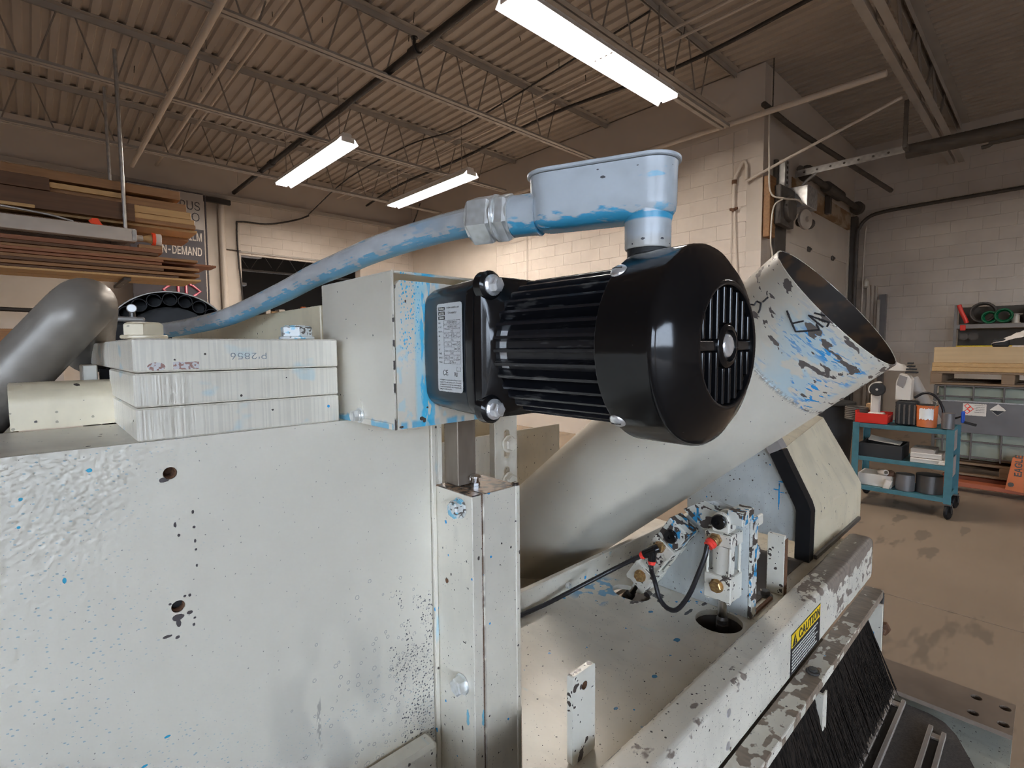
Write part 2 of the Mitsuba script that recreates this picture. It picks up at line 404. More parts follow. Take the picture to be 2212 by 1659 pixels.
def deck_col(p, n, uv):
    c = painted(CREAM, 0.30, 0.013, 0.10, 0.25, seed=4.0, rlo=.02, rhi=.09)(p, n, uv)
    c = mix(c, (0.42, 0.36, 0.24), 0.8 * smoothstep(0.302, 0.268, p.y + 0.012 * (fbm(p.x * 30, p.y * 30, 2.0, 2) - 0.5)))  # brown shadow beside the guard beam, painted into the deck colour
    c = mix(c, (0.04, 0.035, 0.035), spots(p.x, p.y, [(0.712, 0.418, .010, .009), (0.69, 0.436, .028, .012), (0.70, 0.408, .006, .004), (0.755, .40, .006, .003), (0.74, 0.355, .007, .003), (0.70, 0.36, .012, .003)]))
    c = mix(c, (0.03, 0.17, 0.32), spots(p.x, p.y, [(0.62, 0.335, .005, .004), (0.53, 0.315, .004, .003), (0.66, 0.40, .004, .003), (0.73, 0.377, .004, .003), (0.45, .315, .003, .002)]))
    c = mix(c, (0.02, 0.25, 0.45), 0.8 * smoothstep(0.5, 0.6, fbm(p.x * 70, p.y * 70, 3.0, 3)) * smoothstep(0.06, 0.03, dr.abs(p.x - 0.66)) * smoothstep(0.455, 0.475, p.y))
    return c
mat('paint_deck', deck_col, 0.34, clear=0.25)

def beam_col(p, n, uv):
    c = painted(CREAM, 0.35, 0.009, 0.0, 0.3, seed=6.0, rlo=.03, rhi=.13)(p, n, uv)
    f = fbm(p.x * 55, p.y * 90, p.z * 60, 4)
    end = smoothstep(0.80, 0.98, p.x)
    edge = smoothstep(0.020, 0.0, dr.abs(p.z - 1.166) + dr.maximum(p.y - 0.236, 0) * 0.25)
    w = smoothstep(0.56, 0.61, f * 0.75 + 0.27 * end * (0.6 + edge) + 0.05 * edge)
    c = mix(c, mix((0.155, 0.125, 0.105), (0.24, 0.20, 0.16), noise(p.x * 400, p.y * 90, p.z * 90)), w)
    inner = smoothstep(0.2640, 0.2665, p.y) * smoothstep(0.45, 0.6, fbm(p.x * 140, 2.0, 1.0, 3))
    return mix(c, CHIP, inner)
mat('paint_beam', beam_col, 0.42)
def rail_col(p, n, uv):
    c = painted(CREAM, 0.3, 0.012, 0.12, 0.3, seed=8.0)(p, n, uv)
    f = fbm(p.x * 45, p.y * 70, p.z * 60, 4)
    w = smoothstep(0.50, 0.54, f + 0.10 * smoothstep(0.6, 0.9, p.x))
    return mix(c, mix((0.15, 0.12, 0.09), (0.25, 0.19, 0.14), noise(p.x * 300, p.y * 90, p.z * 90)), w)
mat('paint_rail', rail_col, 0.5)
mat('paint_hood', painted((0.66, 0.58, 0.42), 0.10, 0.02, 0, 0.1, seed=9.0), 0.35, clear=0.3)
mat('paint_inner', painted((0.55, 0.58, 0.57), 0.30, 0.013, 0.10, 0.3, seed=12.0, bmarks=((0.351, 1.262, .0014, .026), (0.345, 1.289, .008, .002), (0.356, 1.272, .006, .0012), (0.346, 1.268, .006, .0010))), 0.4)
def cylp_col(p, n, uv):
    u, v = planar(p, n)
    c = mi.Color3f(0.68, 0.66, 0.58)
    return mix(c, CHIP, dr.maximum(speckle(u, v, 0.008, 0.28, 0.03, 0.14), smoothstep(0.685, 0.70, fbm(u * 120, v * 120, 3.0, 3))))
mat('paint_cyl', cylp_col, 0.35, clear=0.2)
def cylw_col(p, n, uv):
    u, v = planar(p, n)
    c = mi.Color3f(0.62, 0.63, 0.58)
    return mix(mix(c, (0.02, 0.2, 0.38), smoothstep(0.62, 0.68, fbm(u * 90, v * 60, 13.0, 3))), CHIP, smoothstep(0.55, 0.57, fbm(u * 110, v * 110, 3.0, 3)))
mat('paint_worn', cylw_col, 0.4)
def wbolt_col(p, n, uv):
    c = mix((0.60, 0.62, 0.60), (0.10, 0.40, 0.55), 0.85 * smoothstep(0.56, 0.64, fbm(p.x * 170, p.y * 170, p.z * 170, 3)))
    return mix(c, (0.10, 0.09, 0.08), smoothstep(0.60, 0.64, fbm(p.x * 330 + 5, p.y * 330, p.z * 330, 3)))
mat('paint_worn_bolt', wbolt_col, 0.35)

def conduit_col(p, n, uv):
    base = mi.Color3f(0.42, 0.43, 0.44)
    c = mix(base, (0.33, 0.34, 0.35), smoothstep(0.35, 0.7, fbm(p.x * 30, p.y * 30, p.z * 30, 3)))
    low = n.z + 1.3 * (fbm(p.x * 110, p.y * 90, p.z * 160, 4) - 0.5)
    c = mix(c, (0.05, 0.27, 0.42), 0.8 * smoothstep(-0.50, -0.72, low))
    c = mix(c, (0.06, 0.26, 0.42), 0.75 * smoothstep(0.60, 0.66, fbm(p.x * 38, p.y * 26, p.z * 60, 4)) * smoothstep(0.30, 0.40, p.y))
    c = mix(c, (0.22, 0.20, 0.16), 0.8 * smoothstep(0.45, 0.9, n.z + 0.5 * (fbm(p.x * 90, p.y * 90, p.z * 90, 3) - 0.5)))
    return c
mat('conduit_jacket', conduit_col, 0.42)
def lb_col(p, n, uv):
    base = mi.Color3f(0.42, 0.455, 0.485)
    c = mix(base, (0.36, 0.39, 0.41), smoothstep(0.4, 0.75, fbm(p.x * 40, p.y * 40, p.z * 40, 3)))
    f = fbm(p.x * 150 + p.y * 150, p.y * 80, p.z * 260, 4)
    c = mix(c, (0.02, 0.25, 0.42), 0.95 * smoothstep(1.6365, 1.6335, p.z + 0.016 * (f - 0.5)) * smoothstep(1.6285, 1.630, p.z))
    c = mix(c, (0.05, 0.34, 0.52), 0.6 * smoothstep(0.66, 0.74, fbm(p.x * 70 + 3, p.y * 70, p.z * 110, 4)))
    c = mix(c, (0.35, 0.30, 0.22), 0.5 * smoothstep(1.6225, 1.614, p.z + 0.004 * (f - 0.5)))
    c = mix(c, (0.06, 0.06, 0.07), speckle(p.x + p.y, p.z, 0.0075, 0.22, 0.03, 0.13))
    return c
mat('fitting_paint', lb_col, 0.36, clear=0.25)
mat('zinc', lambda p, n, uv: mix((0.80, 0.82, 0.82), (0.62, 0.63, 0.60), noise(p.x * 300, p.y * 300, p.z * 300)), 0.26, metal=0.65)
mat('bright_bolt', (0.82, 0.83, 0.84), 0.22, metal=0.75)
mat('chrome', (0.75, 0.75, 0.75), 0.1, metal=1.0)
mat('brass', lambda p, n, uv: mix((0.50, 0.34, 0.14), (0.28, 0.15, 0.07), noise(p.x * 400, p.y * 400, p.z * 400)), 0.35, metal=0.8)
mat('black_gloss', lambda p, n, uv: mix((0.004, 0.0042, 0.005), (0.03, 0.03, 0.03), speckle(p.x + p.y, p.z, 0.013, 0.12, 0.015, 0.04)), 0.10, spec=0.42)
mat('black_cast', (0.005, 0.0052, 0.006), 0.13, spec=0.42)
mat('black_gear', (0.010, 0.014, 0.018), 0.22, spec=0.45)
mat('black_fin', lambda p, n, uv: mix((0.007, 0.0075, 0.010), (0.06, 0.06, 0.058), 0.8 * smoothstep(0.62, 0.75, fbm(p.x * 200, p.y * 60, p.z * 200, 3))), 0.33, spec=0.5, bump=lambda p, n, uv: 0.0004 * fbm(p.x * 300, p.y * 250, p.z * 300, 2), bump_scale=1.0)
mat('black_matte', (0.012, 0.012, 0.012), 0.7)
mat('rubber', (0.006, 0.006, 0.0065), 0.55, spec=0.2)
mat('hose_black', (0.012, 0.012, 0.014), 0.3)
mat('red_plastic', (0.70, 0.045, 0.03), 0.35)
mat('steel_brown', lambda p, n, uv: mix((0.17, 0.135, 0.105), (0.26, 0.22, 0.175), fbm(p.x * 130 + p.y * 60, p.y * 130, p.z * 25, 3)), 0.38, metal=0.55)
mat('steel_dark', (0.10, 0.095, 0.09), 0.4, metal=0.7)
mat('rust', lambda p, n, uv: mix((0.16, 0.07, 0.03), (0.05, 0.03, 0.02), fbm(p.x * 300, p.y * 300, p.z * 300, 3)), 0.8)
mat('label_white', (0.62, 0.64, 0.65), 0.35)
mat('ink_black', (0.012, 0.012, 0.014), 0.5)
mat('ink_white', (0.75, 0.75, 0.72), 0.5)
mat('yellow', (0.75, 0.52, 0.02), 0.45)
mat('stamp_grey', (0.22, 0.24, 0.25), 0.5)
mat('grey_pipe', lambda p, n, uv: mix((0.15, 0.132, 0.11), (0.21, 0.188, 0.16), fbm(p.x * 60, p.y * 60, p.z * 60, 4)), 0.38, metal=0.25)

# --- building
mat('block_paint', lambda p, n, uv: mix((0.64, 0.57, 0.50), (0.56, 0.49, 0.43), fbm(p.x * 6 + p.y * 6, p.z * 6, 2.0, 4)), 0.6, bump=lambda p, n, uv: 0.0016 * fbm(p.x * 70 + p.y * 70, p.z * 70, 1.0, 2), bump_scale=1.0)
mat('mortar', (0.50, 0.44, 0.385), 0.8)
mat('wall_plain', lambda p, n, uv: mix((0.62, 0.55, 0.48), (0.52, 0.46, 0.40), fbm(p.x * 2 + p.y * 2, p.z * 2, 2.0, 4)), 0.65)
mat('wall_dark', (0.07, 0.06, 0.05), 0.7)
mat('deck_metal', lambda p, n, uv: mix((0.46, 0.40, 0.34), (0.35, 0.30, 0.255), fbm(p.x * 3, p.y * 1.2, 2.0, 4)), 0.55)
mat('joist_paint', lambda p, n, uv: mix((0.42, 0.38, 0.34), (0.33, 0.30, 0.265), fbm(p.x * 5, p.y * 5, p.z * 5, 2)), 0.55)
mat('web_steel', (0.22, 0.19, 0.165), 0.6)
mat('pipe_white', (0.58, 0.51, 0.44), 0.5)
mat('pipe_black', (0.015, 0.014, 0.014), 0.5)
mat('cable_black', (0.02, 0.018, 0.017), 0.6)
mat('galv', lambda p, n, uv: mix((0.55, 0.54, 0.52), (0.35, 0.34, 0.33), noise(p.x * 30, p.y * 30, p.z * 30)), 0.35, metal=0.7)
mat('dark_iron', lambda p, n, uv: mix((0.045, 0.04, 0.036), (0.09, 0.075, 0.06), fbm(p.x * 12, p.y * 12, p.z * 12, 3)), 0.6)
mat('reflector', (0.85, 0.84, 0.82), 0.5)
mat('door_white', lambda p, n, uv: mix((0.64, 0.58, 0.51), (0.57, 0.51, 0.45), fbm(p.x * 3, p.z * 3, 2.0, 3)), 0.5)
mat('rusty_header', lambda p, n, uv: mix((0.42, 0.33, 0.23), (0.26, 0.15, 0.07), smoothstep(0.4, 0.65, fbm(p.x * 3, p.z * 6, 2.0, 4))), 0.7)
mat('concrete', lambda p, n, uv: mix(mix((0.235, 0.178, 0.128), (0.19, 0.142, 0.10), fbm(p.x * 1.5, p.y * 1.5, 2.0, 4)), (0.10, 0.08, 0.06), 0.6 * smoothstep(0.66, 0.76, fbm(p.x * 2.5, p.y * 9.0, 5.0, 4))), 0.6)
mat('joint_dark', (0.10, 0.075, 0.055), 0.9)
def wood(a, b, k):
    return lambda p, n, uv: mix(a, b, fbm(p.x * 2 + 7 * k, p.y * 45, p.z * 45 + k * 3, 4))
mat('wood_dark', wood((0.125, 0.058, 0.024), (0.055, 0.026, 0.012), 1), 0.65)
mat('wood_mid', wood((0.30, 0.155, 0.06), (0.17, 0.08, 0.032), 2), 0.6)
mat('wood_light', wood((0.50, 0.31, 0.13), (0.36, 0.21, 0.085), 3), 0.6)
mat('wood_red', wood((0.26, 0.105, 0.045), (0.15, 0.055, 0.022), 4), 0.6)
mat('crate_wood', lambda p, n, uv: mix((0.50, 0.35, 0.19), (0.40, 0.27, 0.14), fbm(p.y * 2, p.x * 20, p.z * 40, 4)), 0.65)
mat('pallet_wood', lambda p, n, uv: mix((0.22, 0.14, 0.08), (0.13, 0.085, 0.05), fbm(p.y * 2, p.x * 20, p.z * 40, 4)), 0.7)
mat('beam_white', lambda p, n, uv: mix((0.46, 0.41, 0.36), (0.36, 0.32, 0.28), fbm(p.x * 5, p.z * 9, 2.0, 3)), 0.6)
mat('teal', lambda p, n, uv: mix((0.045, 0.155, 0.18), (0.03, 0.09, 0.105), fbm(p.y * 12, p.x * 12, p.z * 12, 4)), 0.5)
mat('tote_plastic', lambda p, n, uv: mix((0.24, 0.26, 0.205), (0.19, 0.21, 0.165), fbm(p.y * 6, p.z * 6, 2.0, 3)), 0.45)
mat('tote_plate', lambda p, n, uv: mix((0.165, 0.155, 0.15), (0.12, 0.113, 0.11), fbm(p.y * 8, p.z * 8, 2.0, 3)), 0.4, metal=0.4)
mat('cage_steel', (0.12, 0.11, 0.10), 0.45, metal=0.5)
mat('red_tray', (0.50, 0.02, 0.012), 0.4)
mat('orange_paint', lambda p, n, uv: mix((0.58, 0.15, 0.045), (0.45, 0.11, 0.03), fbm(p.y * 8, p.x * 8, p.z * 8, 3)), 0.45)
mat('orange_rust', (0.30, 0.075, 0.03), 0.55)
mat('white_plastic', (0.62, 0.57, 0.50), 0.45)
mat('grey_plastic', (0.22, 0.20, 0.185), 0.5)
mat('tube_grey', (0.36, 0.31, 0.26), 0.5)
mat('cloth_white', (0.66, 0.60, 0.54), 0.8)
mat('cardboard', (0.42, 0.27, 0.14), 0.8)
mat('green_cord', lambda p, n, uv: mix((0.0, 0.16, 0.055), (0.0, 0.05, 0.02), noise(p.x * 60, p.y * 60, p.z * 60)), 0.5)
mat('blue_plastic', (0.02, 0.08, 0.42), 0.4)
mat('banner_dark', (0.045, 0.04, 0.05), 0.6)
mat('banner_grey', (0.40, 0.37, 0.35), 0.6)
mat('neon_pink', (0.85, 0.10, 0.22), 0.5)
mat('neon_pale', (0.90, 0.62, 0.62), 0.5)
mat('red_tape', (0.80, 0.07, 0.02), 0.5)
mat('bristle', lambda p, n, uv: mix((0.004, 0.0035, 0.003), (0.022, 0.016, 0.012), cell_rand(p.x * 900, 2.0, 1.0)), 0.7, spec=0.1)
mat('felt_grey', lambda p, n, uv: mix((0.085, 0.075, 0.065), (0.055, 0.048, 0.042), noise(p.x * 500, p.y * 500, p.z * 500)), 0.8)
mat('aluminium', (0.62, 0.57, 0.52), 0.35, metal=0.6)
mat('plate_tan', lambda p, n, uv: mix((0.22, 0.17, 0.13), (0.15, 0.115, 0.09), fbm(p.x * 30, p.y * 30, 2.0, 4)), 0.5, metal=0.2)
mat('base_pale', painted((0.42, 0.44, 0.38), 0.4, 0.012, 0.05, 0.4, seed=15.0), 0.5)
scene['tube_glow'] = {'type': 'diffuse', 'reflectance': {'type': 'rgb', 'value': [0.8, 0.8, 0.8]}}
# ================================================================== THE BUILDING
XA, YC, XB, YD = 7.015, 11.0, 11.33, 2.69     # side wall, back wall, right wall, recessed door wall
XL, YF, ZC = -6.5, -8.0, 5.15                 # left wall, wall behind the camera, top of joists

fl = struct('floor')
for x0, x1 in ((XL, 3.795), (3.801, XB)):
    put('slab', box(x0, x1, YF, YC + 4.0 if x0 < 0 else YC, -0.12, 0.0, 0.002), 'concrete', fl)
put('joint_filler', box(3.795, 3.801, YF, YC, -0.12, -0.004), 'joint_dark', fl)

# corrugated roof deck, ribs along y
prof = []
x = XL
while x < XB + 0.1:
    prof += [(x, 0.0), (x + 0.066, 0.0), (x + 0.082, 0.030), (x + 0.136, 0.030)]
    x += 0.1524
prof = np.array(prof); k = len(prof)
V = np.vstack([np.c_[prof[:, 0], np.full(k, YF), prof[:, 1] + ZC], np.c_[prof[:, 0], np.full(k, YC + 4.0), prof[:, 1] + ZC]])
F = []
for i in range(k - 1):
    F += [(i, i + k, i + 1), (i + 1, i + k, i + k + 1)]
roof = struct('ceiling', TM(V, F), 'deck_metal')
put('roof_skin', box(XL - .2, XB + .2, YF - .2, YC + 4.1, ZC + 0.032, ZC + 0.06), 'wall_dark', roof)

BL, BH = 0.4, 0.2
blk = shared(place(box(0, BL - 0.005, 0, 0.05, 0, BH - 0.005, 0.0025), (0, 0, 0), (1, 0, 0), (0, 1, 0), (0, 0, 1)), 'block_paint')
blk_half = shared(box(0, BL / 2 - 0.005, 0, 0.05, 0, BH - 0.005, 0.0025), 'block_paint')
def block_wall(parent, axis, at, a0, a1, z0, z1, sign, skip=None):
    """courses of blocks on a plane; axis 'x': the wall runs along x and faces -y, 'y': it runs along y and faces -x"""
    row = int(round(z0 / BH))
    z = row * BH
    while z < z1 - 1e-6:
        off = (BL / 2) * (row % 2)
        a = a0
        first = off > 0
        while a < a1 - 0.02:
            L = BL / 2 if (first or a + BL > a1 + 1e-6) else BL
            first = False
            if not (skip and skip(a, a + L, z)):
                d = (rnd.random() - .5) * 0.002
                if axis == 'x': tr = T().translate([a + .003, at + d, z + .003])
                else: tr = T().translate([at + d, a1 + a0 - a - .003, z + .003]).rotate([0, 0, 1], -90)
                put('block', (blk if L == BL else blk_half)(tr), None, parent)
            a += L
        z += BH; row += 1

# right wall (faces -x)
wr = struct('wall_right')
put('mortar_bed', box(XB + 0.004, XB + 0.2, YF, YD + .2, 0, ZC), 'mortar', wr)
block_wall(wr, 'y', XB, -0.71, YD, 1.2, 4.6, -1)
put('plain_face', box(XB - 0.0, XB + 0.0055, YF, -0.72, 0, ZC), 'wall_plain', wr)
put('plain_face', box(XB - 0.0, XB + 0.0055, -0.72, YD, 0, 1.2), 'wall_plain', wr)
put('plain_face', box(XB - 0.0, XB + 0.0055, -0.72, YD, 4.6, ZC), 'wall_plain', wr)
# side wall (faces -x), from its corner at the recess to the back
ws = struct('wall_side')
put('mortar_bed', box(XA + 0.004, XA + 0.2, YD + 0.0, YC, 0, ZC), 'mortar', ws)
block_wall(ws, 'y', XA, YD, YD + 5.2, 2.0, 4.4, -1)
put('plain_face', box(XA, XA + 0.0055, YD, YC, 0, 2.0), 'wall_plain', ws)
put('plain_face', box(XA, XA + 0.0055, YD, YC, 4.4, ZC), 'wall_plain', ws)
put('plain_face', box(XA, XA + 0.0055, YD + 5.2, YC, 2.0, 4.4), 'wall_plain', ws)
put('control_joint', box(XA - 0.008, XA, 6.98, 7.02, 2.0, 4.4), 'mortar', ws)
put('control_joint', box(XA - 0.008, XA, 3.07, 3.085, 2.6, 4.4), 'mortar', ws)
# recessed wall with the overhead door (faces -y)
wd = struct('wall_recess')
put('pier', box(XA, 8.05, YD, YD + .2, 0, ZC), 'wall_plain', wd)
put('upper_face', box(8.05, XB + .2, YD, YD + .2, 3.95, ZC), 'wall_plain', wd)
put('jamb', box(11.10, XB + .2, YD, YD + .2, 0, 3.95), 'wall_plain', wd)
put('rusty_lintel', box(8.05, 11.10, YD - 0.01, YD + .15, 3.66, 3.95, .004), 'rusty_header', wd)
for xx in (9.6,):
    put('lintel_bracket', box(xx - .05, xx + .05, YD - .09, YD - .01, 3.68, 3.98, .008), 'dark_iron', wd)
gd = struct('door_1')
zz = 3.66
for i in range(6):
    put('door_section', box(8.05, 11.10, YD + .03, YD + .08, zz - 0.615, zz - 0.004, .006), 'door_white', gd)
    for xx in (8.95, 10.2):
        put('hinge', cat(box(xx - .05, xx + .05, YD + .005, YD + .03, zz - .655, zz - .575, .008), cyl((xx - .03, YD + .0, zz - .615), (xx + .03, YD + .0, zz - .615), .018, 8)), 'dark_iron', gd)
    zz -= 0.615
# back wall (faces -y) with an open doorway into the next bay
wb = struct('wall_back')
put('face_over_opening', box(3.10, XA, YC + .004, YC + .25, 3.46, ZC), 'mortar', wb)
block_wall(wb, 'x', YC, 3.09, XA, 3.4, 4.4, -1)
put('pier', box(2.40, 3.095, YC, YC + .25, 0, ZC), 'wall_plain', wb)
put('left_face', box(XL, 2.40, YC, YC + .25, 0, ZC), 'wall_plain', wb)
put('right_face', box(5.6, XA, YC, YC + .25, 0, 3.46), 'wall_plain', wb)
put('lintel_angle', box(3.03, 5.7, YC - .03, YC + .0, 3.44, 3.475, .004), 'joist_paint', wb)
put('downpipe', cyl((2.765, YC - .07, 0), (2.765, YC - .07, 4.38), .055, 16), 'pipe_white', wb, smooth=40)
put('head_channel', box(XL, XA, YC - .10, YC, 4.40, 4.48, .004), 'joist_paint', wb)
wn = struct('wall_next_bay')
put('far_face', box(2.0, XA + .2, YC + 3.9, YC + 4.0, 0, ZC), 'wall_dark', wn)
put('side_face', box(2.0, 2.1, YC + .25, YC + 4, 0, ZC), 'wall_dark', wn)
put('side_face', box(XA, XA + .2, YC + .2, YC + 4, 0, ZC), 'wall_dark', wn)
# left wall and the wall behind the camera with its open loading door
wl = struct('wall_left')
put('beside_door', box(XL - .2, XL, -2.4, YC, 0, ZC), 'wall_plain', wl)
put('corner_pier', box(XL - .2, XL, YF, -6.8, 0, ZC), 'wall_plain', wl)
put('over_door', box(XL - .2, XL, -6.8, -2.4, 3.9, ZC), 'wall_plain', wl)
wf = struct('wall_front')
DX0, DX1, DZ = -5.8, -0.6, 3.9
put('left_of_door', box(XL, DX0, YF - .2, YF, 0, ZC), 'wall_plain', wf)
put('right_of_door', box(DX1, XB, YF - .2, YF, 0, ZC), 'wall_plain', wf)
put('over_door', box(DX0, DX1, YF - .2, YF, DZ, ZC), 'wall_plain', wf)

# ---- open-web steel joists
def joist(y, x0, x1, label, leg=0.050, gap=0.020, zb=4.5, web=0.009, xt=None, period=0.65, phase=0.0, wmat='web_steel', skip_part=False):
    k = thing('roof_joist', label, 'roof joist', 'open-web steel joists under the roof deck')
    g = gap / 2
    for s in (-1, 1):
        put('bottom_angle', angle_iron(x0, x1, y + s * g, 0, leg, .005, s).apply_translation((0, 0, zb)), 'joist_paint', k)
    xt = xt or x1 + 0.25
    for s in (-1, 1):
        put('top_angle', angle_iron(x0, xt, y + s * g, 0, leg * 1.35, .005, s).apply_scale((1, 1, -1)).apply_translation((0, 0, ZC - 0.001)), 'joist_paint', k)
    pts = []
    x = x0 + phase
    zt = ZC - 0.045
    while x < x1 - period:
        pts += [(x, y, zb + .02), (x + .13, y, zb + .02), (x + .13 + (period - .27) / 2, y, zt), (x + .27 + (period - .27) / 2, y, zt)]
        x += period
    put('web_rod', tube(pts, web, 6, smooth=False), wmat, k)
    return k
joist(3.06, -4.6, 6.74, 'slim white roof joist over the large fluorescent fixture at the top', phase=.1)
joist(5.15, -4.6, 6.75, 'long white roof joist crossing behind the large fluorescent fixture, third from the back wall', phase=.3)
joist(7.30, -4.6, 6.75, 'white roof joist meeting the near end of the short fluorescent fixture beside the black pipe', phase=.12)
joist(9.40, -4.6, 6.75, 'farthest white roof joist, just before the back wall', phase=.45)
joist(1.24, 2.2, 11.2, 'heavy twin-angle roof joist running to the right wall', leg=.075, gap=.05, web=.017, xt=11.3, period=1.1, phase=.3)

# ---- pipes and conduits below the roof
def run(name, pts, r, m, label, cat_='pipe', group=None, n=12, smooth=True, per=6):
    return solo(name, tube(pts, r, n, per, smooth), m, label, cat_, group, smooth=50)
k = thing('sprinkler_pipe', 'black sprinkler pipe running between the ceiling lights to the back wall', 'pipe')
put('pipe', cyl((3.02, YF, 4.575), (3.02, YC, 4.575), .037, 16), 'pipe_black', k, smooth=50)
for yy in (4.62, 8.9):
    put('coupling', cyl((3.02, yy - .07, 4.575), (3.02, yy + .07, 4.575), .052, 16, .006), 'pipe_black', k, smooth=40)
put('sprinkler_head', cat(cyl((3.02, 4.62, 4.61), (3.02, 4.62, 4.70), .016, 10), cyl((3.02, 4.62, 4.70), (3.02, 4.62, 4.712), .035, 14)), 'pipe_black', k)
run('conduit_pipe', [(1.30, YF, 4.43), (1.31, 10.0, 4.43)], .032, 'pipe_white', 'thick cream pipe under the joists left of the black pipe', smooth=False)
run('conduit_pipe', [(1.75, YF, 4.78), (1.77, 10.9, 4.78)], .025, 'pipe_white', 'thinner cream pipe just right of the thick one at upper left', smooth=False)
run('conduit_pipe', [(2.0, YF, 4.95), (2.02, 10.9, 4.95)], .018, 'pipe_white', 'slimmest of the three cream pipes at upper left', smooth=False)
run('conduit_pipe', [(6.79, 1.36, 4.43), (6.79, 10.9, 4.43)], .036, 'pipe_white', 'long cream pipe under the roof along the top of the side wall', smooth=False)
for i, (xx, zz_, lab) in enumerate(((5.03, 4.83, 'left'), (5.22, 4.83, 'right'))):
    run('electrical_conduit', [(xx, 1.4, zz_), (xx + .02, 10.9, zz_)], .014, 'pipe_white', f'{"first" if i == 0 else "second"} of two parallel thin cream conduits between the joists', 'conduit', smooth=False)
run('roof_cable', [(5.75, 1.6, 4.95), (5.78, 3.2, 4.86), (5.70, 5.15, 4.93), (5.64, 7.2, 4.84), (5.7, 9.4, 4.9), (5.75, 10.9, 4.8)], .022, 'cable_black', 'thick black cable bundle sagging between joists right of the thin conduits', 'cable')
run('roof_cable', [(4.8, 3.0, 4.97), (4.84, 5.15, 4.86), (4.70, 6.2, 4.74), (4.62, 7.3, 4.82), (4.4, 9.0, 4.66), (4.44, 10.95, 4.40)], .011, 'cable_black', 'thin black cable looping down from the joists to the back wall', 'cable')
run('wall_cable', [(4.44, YC - .05, 4.37), (4.17, YC - .05, 4.235), (3.62, YC - .05, 4.065), (3.10, YC - .05, 4.03), (3.03, YC - .05, 3.93), (3.035, YC - .05, 3.30), (3.07, YC - .05, 2.7), (3.1, YC - .05, 1.6)], .016, 'cable_black', 'black cable drooping along the back wall and down beside the dark opening', 'cable')
run('wall_wire', [(2.80, YC - .03, 3.75), (2.81, YC - .03, 3.50), (2.86, YC - .03, 3.475), (3.09, YC - .03, 3.47)], .009, 'dark_iron', 'small bent wire on the pier at the lintel of the dark opening', 'wire')
solo('wall_speaker', cat(cyl((6.5, 9.9, 4.16), (6.42, 9.72, 4.14), .15, 20, .02), box(6.4, 6.6, 9.9, 10.0, 4.0, 4.32, .01)), 'dark_iron', 'round black speaker hanging at the back under the far fluorescent fixture', 'speaker', smooth=40)
run('speaker_cable', [(6.2, 9.4, 4.62), (6.3, 9.7, 4.45), (6.25, 9.8, 4.2), (6.4, 9.9, 4.05)], .012, 'cable_black', 'black cable curling beside the round black speaker', 'cable')
# small wire ties that stick out of the roof deck
for i in range(46):
    x = rnd.uniform(0.2, 6.6); y = rnd.uniform(2.0, 10.5); L = rnd.uniform(.05, .10)
    z = ZC + .036
    solo('deck_hanger_clip', bar((x, y, z), (x + rnd.uniform(-.01, .01), y + rnd.uniform(-.03, .03), z - .036 - L), .007), 'dark_iron', 'small dark wire clip poking down through the roof deck', 'clip', 'wire clips under the roof deck')

# ---- fluorescent fixtures
def fixture(cx, cy, L, W, along, z, label, tubes=4, visible=True):
    k = thing('fluorescent_fixture', label, 'light fixture')
    def tr(m):
        if along == 'y': m.apply_transform(trimesh.transformations.rotation_matrix(math.pi / 2, (0, 0, 1)))
        m.apply_translation((cx, cy, z)); return m
    h = W / 2
    pl = [(-h, .0), (-h * .62, .075), (h * .62, .075), (h, .0), (h, -.006), (h * .6, .062), (-h * .6, .062), (-h, -.006)]
    put('reflector', tr(prism(pl, 'x', -L / 2, L / 2)), 'reflector', k)
    put('channel', tr(box(-L / 2 + .01, L / 2 - .01, -.06, .06, .075, .125, .006)), 'reflector', k)
    for s in (-1, 1):
        put('end_cap', tr(box(s * (L / 2 - .006) - .006, s * (L / 2 - .006) + .006, -h * .60, h * .60, .008, .075)), 'reflector', k)
    for i in range(tubes):
        o = (i - (tubes - 1) / 2) * W * .60 / max(tubes - 1, 1)
        for a, b in ((-L / 2 + .03, -.012), (.012, L / 2 - .03)):
            put('lamp_tube', {**mikit.ply(tr(cyl((a, o, .035), (b, o, .035), .0145, 8)), 'tube_glow', smooth=60),
                              'emitter': {'type': 'area', 'radiance': {'type': 'rgb', 'value': list(TUBE_L)}}}, None, k)
        put('lampholder', tr(box(-.010, .010, o - .013, o + .013, .018, .06, .002)), 'white_plastic', k)
    for s in (-.8, .8):
        put('hanger_rod', tr(cyl((s * L / 2, 0, .125), (s * L / 2, 0, ZC - z + .036), .006, 6)), 'web_steel', k)
    return k
fixture(4.06, 3.03, 2.44, .30, 'x', 4.24, 'large bright fluorescent fixture with four tubes at top centre')
fixture(3.17, 7.68, 2.44, .30, 'y', 4.24, 'bright fluorescent fixture left of the black sprinkler pipe end, nearer the lumber rack')
fixture(5.17, 7.60, 2.44, .30, 'y', 4.24, 'bright fluorescent fixture over the flexible conduit near the back wall')
for cx, cy, al in ((7.6, -2.2, 'x'),):
    fixture(cx, cy, 2.44, .30, al, 4.24, 'fluorescent fixture outside the view near the right wall', tubes=2)
solo('light_rail', cat(box(5.45, 6.72, 3.0, 3.05, 4.36, 4.40, .003), box(5.45, 6.72, 3.08, 3.13, 4.36, 4.40, .003)), 'joist_paint', 'pale twin strut at the right end of the large fluorescent fixture', 'strut')

